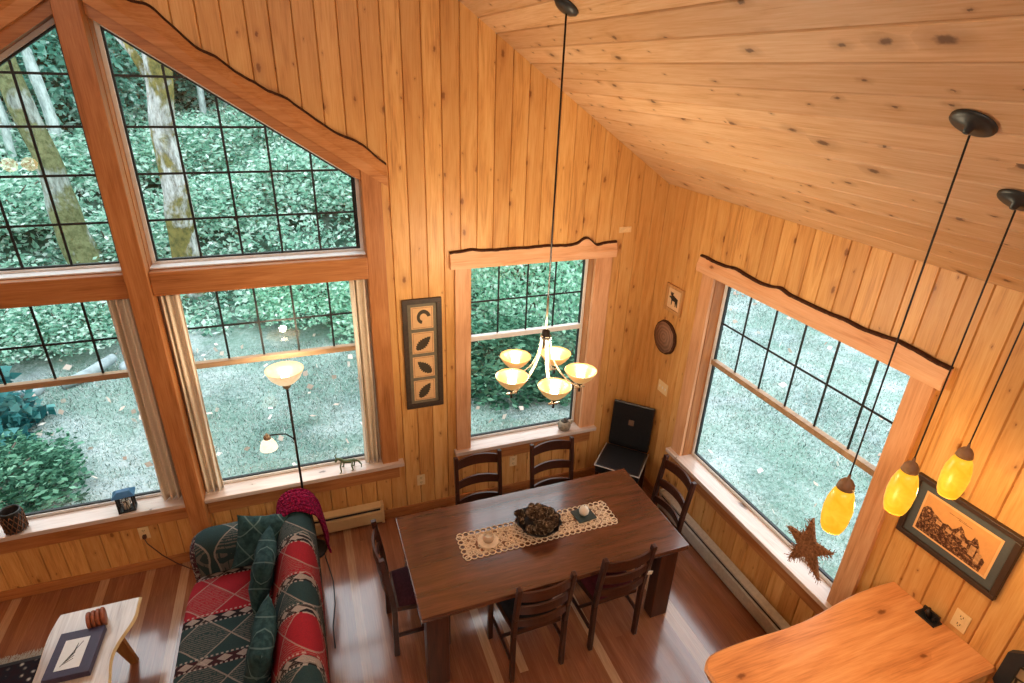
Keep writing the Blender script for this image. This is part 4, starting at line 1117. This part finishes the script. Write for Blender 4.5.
t = thing('lizard_figurine', 'dark green twisted lizard figurine on the sill behind the floor lamp', 'figurine', (-2.93, -.01, .6515))
gm = plain('verdigris_metal', '#5c6b50', .55, metal=.3, var=.3)
mb = MB(); mb.tube([(-.10, -.01, .10), (-.09, 0, .125), (-.065, 0, .12), (-.03, .0, .085), (.02, .005, .075), (.055, .0, .085), (.09, -.01, .075), (.115, -.02, .04), (.11, -.03, .015)], [.008, .016, .014, .018, .02, .014, .009, .006, .003], 10)
mb.build('body', gm, t)
for p in ([(-.05, -.01, .10), (-.065, -.035, .06), (-.06, -.04, .006), (-.075, -.05, .004)], [(-.04, .01, .095), (-.03, .035, .05), (-.035, .04, .004), (-.05, .045, .004)], [(.04, -.01, .08), (.03, -.035, .05), (.04, -.035, .004), (.025, -.04, .004)], [(.045, .01, .08), (.06, .03, .04), (.055, .03, .004), (.04, .035, .004)]):
    MB().tube(p, [.009, .007, .006, .004], 8).build('leg', gm, t)
mb = MB(); mb.tube([(-.09, 0, .13), (-.10, .0, .16), (-.085, .01, .175)], [.006, .005, .002], 6); mb.build('crest', gm, t)

t = thing('stone_pot', 'small grey stone pot with a dark lid on the narrow window sill', 'pot', (-.835, -.01, .6463))
MB().lathe([(.035, 0), (.058, .02), (.066, .055), (.055, .09), (.035, .10), (.001, .10)], seg=26).build('pot_body', plain('grey_stoneware', '#8f8371', .7, var=.25), t)
MB().lathe([(.036, .10), (.03, .112), (.008, .116), (.01, .13), (.001, .135)], seg=18).build('lid', plain('dark_lid', '#40382f', .6), t)
MB().tube([(.055, 0, .05), (.08, 0, .07), (.09, 0, .09)], [.012, .01, .009], 8).build('spout', plain('grey_stoneware_spout', '#8f8371', .7, var=.25), t)

# bristly star
t = thing('twig_star', 'rust-brown bristly twig star leaning on the side window', 'ornament', (-.045, -2.245, .7063))
ms = plain('rust_twigs', '#8f6244', .9, .1, var=.4, scale=60)
mb = MB(); tilt = math.radians(12)
def sp3(u, v, d):   # star plane: u along -y, v up, leaning
    return (v*math.sin(tilt)*.5-d+.0, -u, v*math.cos(tilt)+.0)
cz = .25
star = []
for k in range(10):
    a = PI/2+.18+k*PI/5; r = (.225, .185, .21, .225, .205)[k//2] if k % 2 == 0 else .08
    star.append((r*math.cos(a), cz+r*math.sin(a)))
mb.prism(star, sp3, -.008, .012); mb.build('star_core', ms, t)
mb = MB(); random.seed(3)
for k in range(520):
    i = random.randrange(10); a, b = star[i], star[(i+1) % 10]; u = random.random(); w = random.random()**.5
    px, py = a[0]+(b[0]-a[0])*u, a[1]+(b[1]-a[1])*u; px, py = px*w, cz+(py-cz)*w
    an = math.atan2(py-cz, px)+random.gauss(0, .7); L = random.uniform(.02, .05)
    p0 = sp3(px, py, random.uniform(-.01, .016)); p1 = sp3(px+L*math.cos(an), max(.012, py+L*math.sin(an)), random.uniform(.0, .03))
    mb.bar(p0, p1, .003, .003)
mb.build('bristles', ms, t)['kind'] = 'stuff'

t = thing('card_holder', 'small black desk card holder on the bar against the wall', 'card holder', (-.05, -3.058, 1.2003), .0)
MB().box((-.04, -.055, 0), (.03, .055, .01)).build('tray', M['black'], t, bevel=.002)
MB().box((.0, -.045, .01), (.012, .045, .05)).build('back_plate', M['black'], t)
mb = MB(); mb.tube([(-.01, .0, .01), (-.012, .01, .04), (.0, .015, .065)], [.012, .014, .006], 10); mb.tube([(-.01, -.02, .01), (-.015, -.03, .035)], [.008, .005], 8); mb.build('figure', M['bronze'], t)

# ---------------------------------------------------------------- outdoors
GZ = -.45
def hz(x, y):
    h = GZ+.02*noise.noise((x*.4, y*.4, 0))
    s0 = 5.3+.6*noise.noise((x*.25, 3, 0))-max(0, (x+1.2))*.35-max(0, (-6.2-x))*.45
    s0 = max(s0, 2.6)
    lim = max(0, min(1, (y-(x*.95+.6))/1.5))       # keeps the lawn clear beyond the side window
    d = max(0, y-s0)
    return h+lim*(.36*d+.25*min(1, d)*noise.noise((x*.7, y*.7, 2)))
xs = np.arange(-22, 16.01, .4); ys = np.arange(-8, 30.01, .4)
V = np.array([(x, y, hz(x, y) if y > -.2 or x > .0 else GZ-.3) for y in ys for x in xs]); nx = len(xs)
F = np.array([(j*nx+i, j*nx+i+1, (j+1)*nx+i+1, (j+1)*nx+i) for j in range(len(ys)-1) for i in range(nx-1)])
g_ = fastmesh('lawn', V, F, M['lawn'], smooth=True); struct('lawn', 'frosty lawn running up to a wooded slope', 'lawn', g_)

def quads(P, S, up=.0, ratio=.55, nrm=None):
    """leaf blades: diamond quads at P of size S with random tilt"""
    n = len(P); d = rng.normal(size=(n, 3)); d[:, 2] = d[:, 2]*.6-.15; d /= np.linalg.norm(d, axis=1)[:, None]
    q = rng.normal(size=(n, 3)); q -= (q*d).sum(1)[:, None]*d; q /= np.linalg.norm(q, axis=1)[:, None]
    k = np.cross(d, q)
    flip = np.abs(k[:, 2]) < .35
    S = S[:, None]
    a = P-d*S*.5; b = P+q*S*ratio*.5+d*S*.05; c = P+d*S*.5; e = P-q*S*ratio*.5+d*S*.05
    V = np.stack([a, b, c, e], 1).reshape(-1, 3); F = np.arange(4*n).reshape(n, 4)
    return V, F

# undergrowth on the slope
def scatter_under(n, xr, yr, keep, zmax, size):
    P = []
    while len(P) < n:
        x = random.uniform(*xr); y = random.uniform(*yr)
        if not keep(x, y): continue
        hh = .5+.5*noise.noise((x*.55, y*.55, 8)); hh = max(0, hh)*zmax*(.4 if -7.4 < x < -4.3 and y < 7.4 else 1)
        hh *= .55+.45*noise.noise((x*1.8, y*1.8, 3))
        P.append((x, y, hz(x, y)+max(.05, hh)*random.random()**.5))
    P = np.array(P); return quads(P, rng.uniform(size[0], size[1], len(P)))
def slope_ok(x, y):
    return hz(x, y) > GZ+.10 and y > x*.95+1.3
V, F = scatter_under(90000, (-14, 5.5), (2.2, 17), slope_ok, 1.5, (.07, .15))
o = fastmesh('undergrowth', V, F, M['leaf_a']); tag(o, 'pale green leafy undergrowth covering the wooded slope', 'undergrowth', kind='stuff')
# lawn blades and fallen leaves
def grass(n, xr, yr):
    x = rng.uniform(*xr, n); y = rng.uniform(*yr, n); z = np.full(n, GZ-.01)
    h = rng.uniform(.025, .06, n); a = rng.uniform(0, 2*PI, n); w = rng.uniform(.004, .008, n); l = rng.normal(0, .028, (n, 2))
    A = np.stack([x-w*np.cos(a), y-w*np.sin(a), z], 1); B = np.stack([x+w*np.cos(a), y+w*np.sin(a), z], 1); Cc = np.stack([x+l[:, 0], y+l[:, 1], z+h], 1)
    return np.stack([A, B, Cc], 1).reshape(-1, 3)
V = np.concatenate([grass(80000, (.4, 7.5), (-2.5, 6.5)), grass(70000, (-9, .4), (.4, 6))])
o = fastmesh('lawn_grass', V, np.arange(len(V)).reshape(-1, 3), M['grass']); tag(o, 'short frosted grass blades covering the lawn', 'grass', kind='stuff')
P = np.stack([np.concatenate([rng.uniform(.4, 7, 110), rng.uniform(-9, 1, 250)]), np.concatenate([rng.uniform(-2, 6, 110), rng.uniform(.5, 5.5, 250)]), np.full(360, GZ+.07)], 1)
V, F = quads(P, rng.uniform(.06, .13, 360), ratio=.8)
o = fastmesh('fallen_leaves', V, F, M['fallen']); tag(o, 'pale fallen leaves scattered on the lawn', 'fallen leaves', kind='stuff')

# bushes: shared mesh, own object each
def bush_mesh(name, n, size, lmat):
    d = rng.normal(size=(n, 3)); d /= np.linalg.norm(d, axis=1)[:, None]
    r = rng.uniform(.45, 1.0, n)**.6
    lump = np.array([1+.28*noise.noise(Vector(q)*2.2) for q in d])
    P = d*(r*lump)[:, None]; P[:, 2] = np.abs(P[:, 2])*.95+.02
    V, F = quads(P, rng.uniform(size*.6, size*1.3, n)); return V, F
bm = {}
def bush(name, label, loc, sc, lmat, n=2600, size=.16, group=None, key=None):
    key = key or (lmat, n, size)
    t = thing(name, label, 'bush', loc, random.uniform(0, 6), group); t.scale = sc
    if key not in bm:
        V, F = bush_mesh(name, n, size, lmat); o = fastmesh('foliage', V, F, M[lmat], t); o['kind'] = 'stuff'
        mb = MB()
        for k in range(9):
            a = 2*PI*k/9; mb.tube([(0, 0, -.05), (.3*math.cos(a), .3*math.sin(a), .35), (.6*math.cos(a+.3), .6*math.sin(a+.3), .75)], [.03, .02, .008], 6)
        s = mb.build('stem', M['twig'], t); bm[key] = (o, s)
    else:
        for s in bm[key]:
            c = s.copy(); COL.objects.link(c); c.parent = t
    return t
bush('bush', 'dark green bush near the glass of the window left of the post', (-6.75, 1.95, GZ), (1.1, 1.15, .55), 'leaf_d', 9000, .08)
bush('bush', 'teal bush beside the log, seen through the window left of the post', (-7.35, 3.4, GZ), (.9, .9, .9), 'leaf_t', 2200, .2)
bush('bush', 'large pale green bush filling the top of the narrow window', (1.2, 5.4, GZ), (2.2, 1.7, 2.4), 'leaf_c', 22000, .045)
bush('bush', 'low dark green bush behind the chandelier bowls, seen through the narrow window', (-.1, 2.9, GZ), (1.5, .9, 1.05), 'leaf_d', 9000, .08)
bush('bush', 'bright green bush behind the lamp bowl, seen through the window right of the post', (-3.2, 6.4, GZ+.3), (1.3, 1.0, .8), 'leaf_c', 9000, .08)
bush('bush', 'bright green bush right of the lamp bowl at the lawn edge', (-1.6, 5.4, GZ+.05), (1.5, 1.1, .9), 'leaf_c', 9000, .08)
for k, (x, y, s) in enumerate(((-7.9, 5.6, 1.0), (-6.7, 6.2, 1.0), (-9.4, 5.2, 1.1), (-5.9, 6.6, .7), (-9.5, 7.2, 1.3), (-8.2, 8.6, 1.2), (-6.3, 8.4, 1.2), (-4.4, 9.2, 1.3), (-3.0, 9.8, 1.4), (-1.6, 9.2, 1.4), (-7.2, 10.8, 1.4), (-5.2, 11.2, 1.5), (-3.6, 12.2, 1.5), (-9.8, 10.5, 1.5), (-2.0, 11.6, 1.4))):
    bush('bush', 'pale green shrub on the wooded slope beyond the lawn', (x, y, hz(x, y)-.1), (s, s, s*.8), 'leaf_a', 7000, .09, 'shrubs on the wooded slope')

# trees
def trunk(name, label, pts, rad, mat, group=None, limbs=()):
    t = thing(name, label, 'tree', pts[0], 0, group); b = Vector(pts[0])
    P = [Vector(p)-b for p in pts]
    Q = []; Rr = []
    for (p, q), (r0, r1) in zip(zip(P[:-1], P[1:]), zip(rad[:-1], rad[1:])):
        for k in range(6):
            u = k/6; v = p.lerp(q, u); v += Vector((noise.noise(v*.9+b), noise.noise(v*.9+b+Vector((5, 0, 0))), 0))*.12*max(r0, .1)/.3
            Q.append(v); Rr.append((r0+(r1-r0)*u)*(1+.14*noise.noise(v*2.3+b)))
    Q.append(P[-1]); Rr.append(rad[-1])
    mb = MB(); mb.tube(Q, Rr, 14); mb.build('trunk', mat, t)
    for a, c, r in limbs:
        a = Vector(a)-b; c = Vector(c)-b; m_ = a.lerp(c, .5)+Vector((0, 0, .15))
        MB().tube([a, m_, c], [r, r*.7, r*.35], 8).build('branch', mat, t)
    return t
trunk('tree', 'thick moss-patched tree trunk seen through the right gable window', [(-5.12, 7, -.1), (-5.06, 7, .8), (-4.97, 7, 2.75), (-4.89, 7, 4.2), (-4.78, 7.1, 6.5)], [.29, .24, .185, .20, .18], M['moss'], limbs=[((-4.93, 7, 3.3), (-5.5, 7.3, 4.3), .09)])
trunk('tree', 'broad leaning mossy trunk seen through the left gable window', [(-6.70, 7.5, .0), (-6.77, 7.5, 1.2), (-6.86, 7.5, 2.45), (-7.04, 7.5, 3.5), (-7.3, 7.5, 6)], [.32, .24, .19, .18, .16], M['moss2'])
trunk('tree', 'slender pale trunk just left of the centre post', [(-7.58, 11, .3), (-7.66, 11, 1.3), (-7.72, 11, 2.6), (-7.8, 11, 4.2), (-7.9, 11, 7)], [.14, .12, .11, .10, .08], M['birch'])
for k, (px, py, pz, r) in enumerate(((-8.6, 11, .6, .16), (-9.2, 12, 1, .18), (-8.3, 10.2, .6, .08), (-5.1, 13.5, 2, .09), (-4.55, 14, 2, .08), (-3.9, 14, 2, .07), (-9.6, 10, .6, .1))):
    trunk('tree', 'thin pale tree trunk deep among the leaves of the slope', [(px, py, hz(px, py)-.2), (px+.05, py, pz+2), (px-.1, py, pz+6)], [r, r*.85, r*.6], M['birch'], 'thin pale trunks in the woods')
# leafy backdrop trees: one crown mesh and one trunk mesh shared
n = 13000
d = rng.normal(size=(n, 3)); d /= np.linalg.norm(d, axis=1)[:, None]
P = d*(rng.uniform(.3, 1., n)**.5*np.array([1+.35*noise.noise(Vector(q)*2.6) for q in d]))[:, None]
P = P*np.array([1.7, 1.4, 2.4]); P[:, 2] += 2.6
V, F = quads(P, rng.uniform(.09, .2, n)); crown = None
for k, (x, y) in enumerate(((-10.8, 12.5), (-8.9, 13.8), (-7.9, 12.4), (-8.3, 15.5), (-7.0, 13.2), (-5.2, 14.6), (-3.4, 13.8), (-1.8, 14.6), (-12.2, 15), (-9.8, 16.5), (-6.2, 16.5), (-3.8, 16.8), (-1.2, 17), (.6, 13.2), (2.6, 12.5), (-11.6, 9.6), (-4.2, 19), (-8.2, 19), (-12.5, 19), (-.2, 19))):
    t = thing('tree', 'dense dark leafy tree at the back of the wooded slope', 'tree', (x, y, hz(x, y)-.1), random.uniform(0, 6), 'leafy trees at the back of the slope')
    s = random.uniform(.95, 1.25)*(1.4 if y > 15 else 1); t.scale = (s, s, s)
    if crown is None:
        crown = fastmesh('crown', V, F, M['leaf_b'], t); crown['kind'] = 'stuff'
        stem_o = MB().tube([(0, 0, -.2), (.05, 0, 1.5), (0, .05, 3.5)], [.14, .11, .05], 10).build('trunk', M['darkbark'], t)
    else:
        for s_ in (crown, stem_o):
            c = s_.copy(); COL.objects.link(c); c.parent = t
# log and stones at the lawn edge
o = MB().tube([(-6.55, 4.55, GZ+.05), (-6.25, 4.75, GZ+.10), (-6.0, 5.1, GZ+.16)], [.07, .085, .07], 12).build('log', M['rock']); tag(o, 'short grey log lying at the lawn edge', 'log')
for k, (x, y, r) in enumerate(((-5.75, 4.95, .16), (-5.4, 5.1, .13), (-6.9, 4.5, .15), (-5.05, 5.2, .12))):
    mb = MB().lathe([(r*math.sin(a)*(1+.1*noise.noise((a*2, k, 0)))+.0001, -r*.7*math.cos(a)) for a in [PI*i/9 for i in range(10)]], seg=14, rfn=lambda q, z: 1+.25*noise.noise((math.cos(q)*1.5, math.sin(q)*1.5, k+z*4)))
    o = mb.build('stone', M['rock']); o.location = (x, y, GZ+.05); tag(o, 'grey stone half sunk at the lawn edge', 'stone', 'stones at the lawn edge')

# ---------------------------------------------------------------- light
def lamp(name, typ, loc, energy, col, size=.05, rot=None):
    l = bpy.data.lights.new(name, typ); l.energy = energy; l.color = col
    if typ == 'POINT': l.shadow_soft_size = size
    if typ == 'AREA': l.shape = 'DISK'; l.size = size
    o = bpy.data.objects.new(name, l); COL.objects.link(o); o.location = loc
    if rot: o.rotation_euler = rot
    o['kind'] = 'helper'
    return o
WARM = (1., .80, .54)
for k in range(5):
    a = math.radians(47.3+72*k)
    lamp('chandelier_light', 'POINT', (HX+.237*math.cos(a), HY+.237*math.sin(a), 2.03+.22), 15, WARM, .03)
for px in (-1.11, -.7425, -.40): lamp('pendant_light', 'POINT', (px, -3.06, 2.13), 6, (1., .62, .25), .02)
lamp('torchiere_light', 'POINT', (LX, LY, 1.86), 14, WARM, .03)
lamp('reading_light', 'POINT', (LX-.195, LY-.02, 1.13), 3, WARM, .03)
# the room's other lamps, hanging behind and beside the gallery
for x, y, z, e in ((-2.6, -5.6, 4.55, 120), (-5.3, -5.6, 4.75, 110)): lamp('room_lamp', 'POINT', (x, y, z), e, (1., .93, .82), .2)
for x, y, z in ((-6.2, -4.0, 2.69), (-6.02, -4.05, 2.69)): lamp('wall_sconce_light', 'POINT', (x, y, z), 1.6, (1., .5, .16), .08)

w = bpy.data.worlds.new('overcast'); SC.world = w; w.use_nodes = True
bg = w.node_tree.nodes['Background']; bg.inputs[0].default_value = (.90, .955, 1., 1)
# overcast sky: the zenith is about three times as bright as the horizon
nt = w.node_tree; tc_ = nt.nodes.new('ShaderNodeTexCoord'); sx_ = nt.nodes.new('ShaderNodeSeparateXYZ'); mr_ = nt.nodes.new('ShaderNodeMapRange')
nt.links.new(tc_.outputs['Generated'], sx_.inputs[0]); nt.links.new(sx_.outputs[2], mr_.inputs[0])
mr_.inputs[1].default_value = 0; mr_.inputs[2].default_value = 1; mr_.inputs[3].default_value = 1.75; mr_.inputs[4].default_value = 4.5
nt.links.new(mr_.outputs[0], bg.inputs[1])

# ---------------------------------------------------------------- camera
cam = bpy.data.cameras.new('camera'); co = bpy.data.objects.new('camera', cam); COL.objects.link(co); SC.camera = co
R = Matrix(((0.9389176479090444, 0.11835351810225148, -0.3231502672098037), (-0.3426016872534216, 0.41019677353916, -0.8451997934625705), (0.03252282792218737, 0.9042848288735597, 0.42568910478547684)))
co.matrix_world = Matrix.Translation((-3.07481219, -4.32663108, 3.87315563)) @ R.to_4x4()
cam.sensor_fit = 'HORIZONTAL'; cam.sensor_width = 36; cam.lens = 572.894753*36/1024; cam.clip_start = .02; cam.clip_end = 200
vs_ = SC.view_settings; vs_.view_transform = 'Standard'; vs_.look = 'None'; vs_.gamma = 1; vs_.exposure = 0.0; vs_.use_curve_mapping = False
SC.cycles.use_denoising = True
SC.cycles.max_bounces = 8; SC.cycles.diffuse_bounces = 4; SC.cycles.transparent_max_bounces = 12; SC.cycles.sample_clamp_indirect = 6
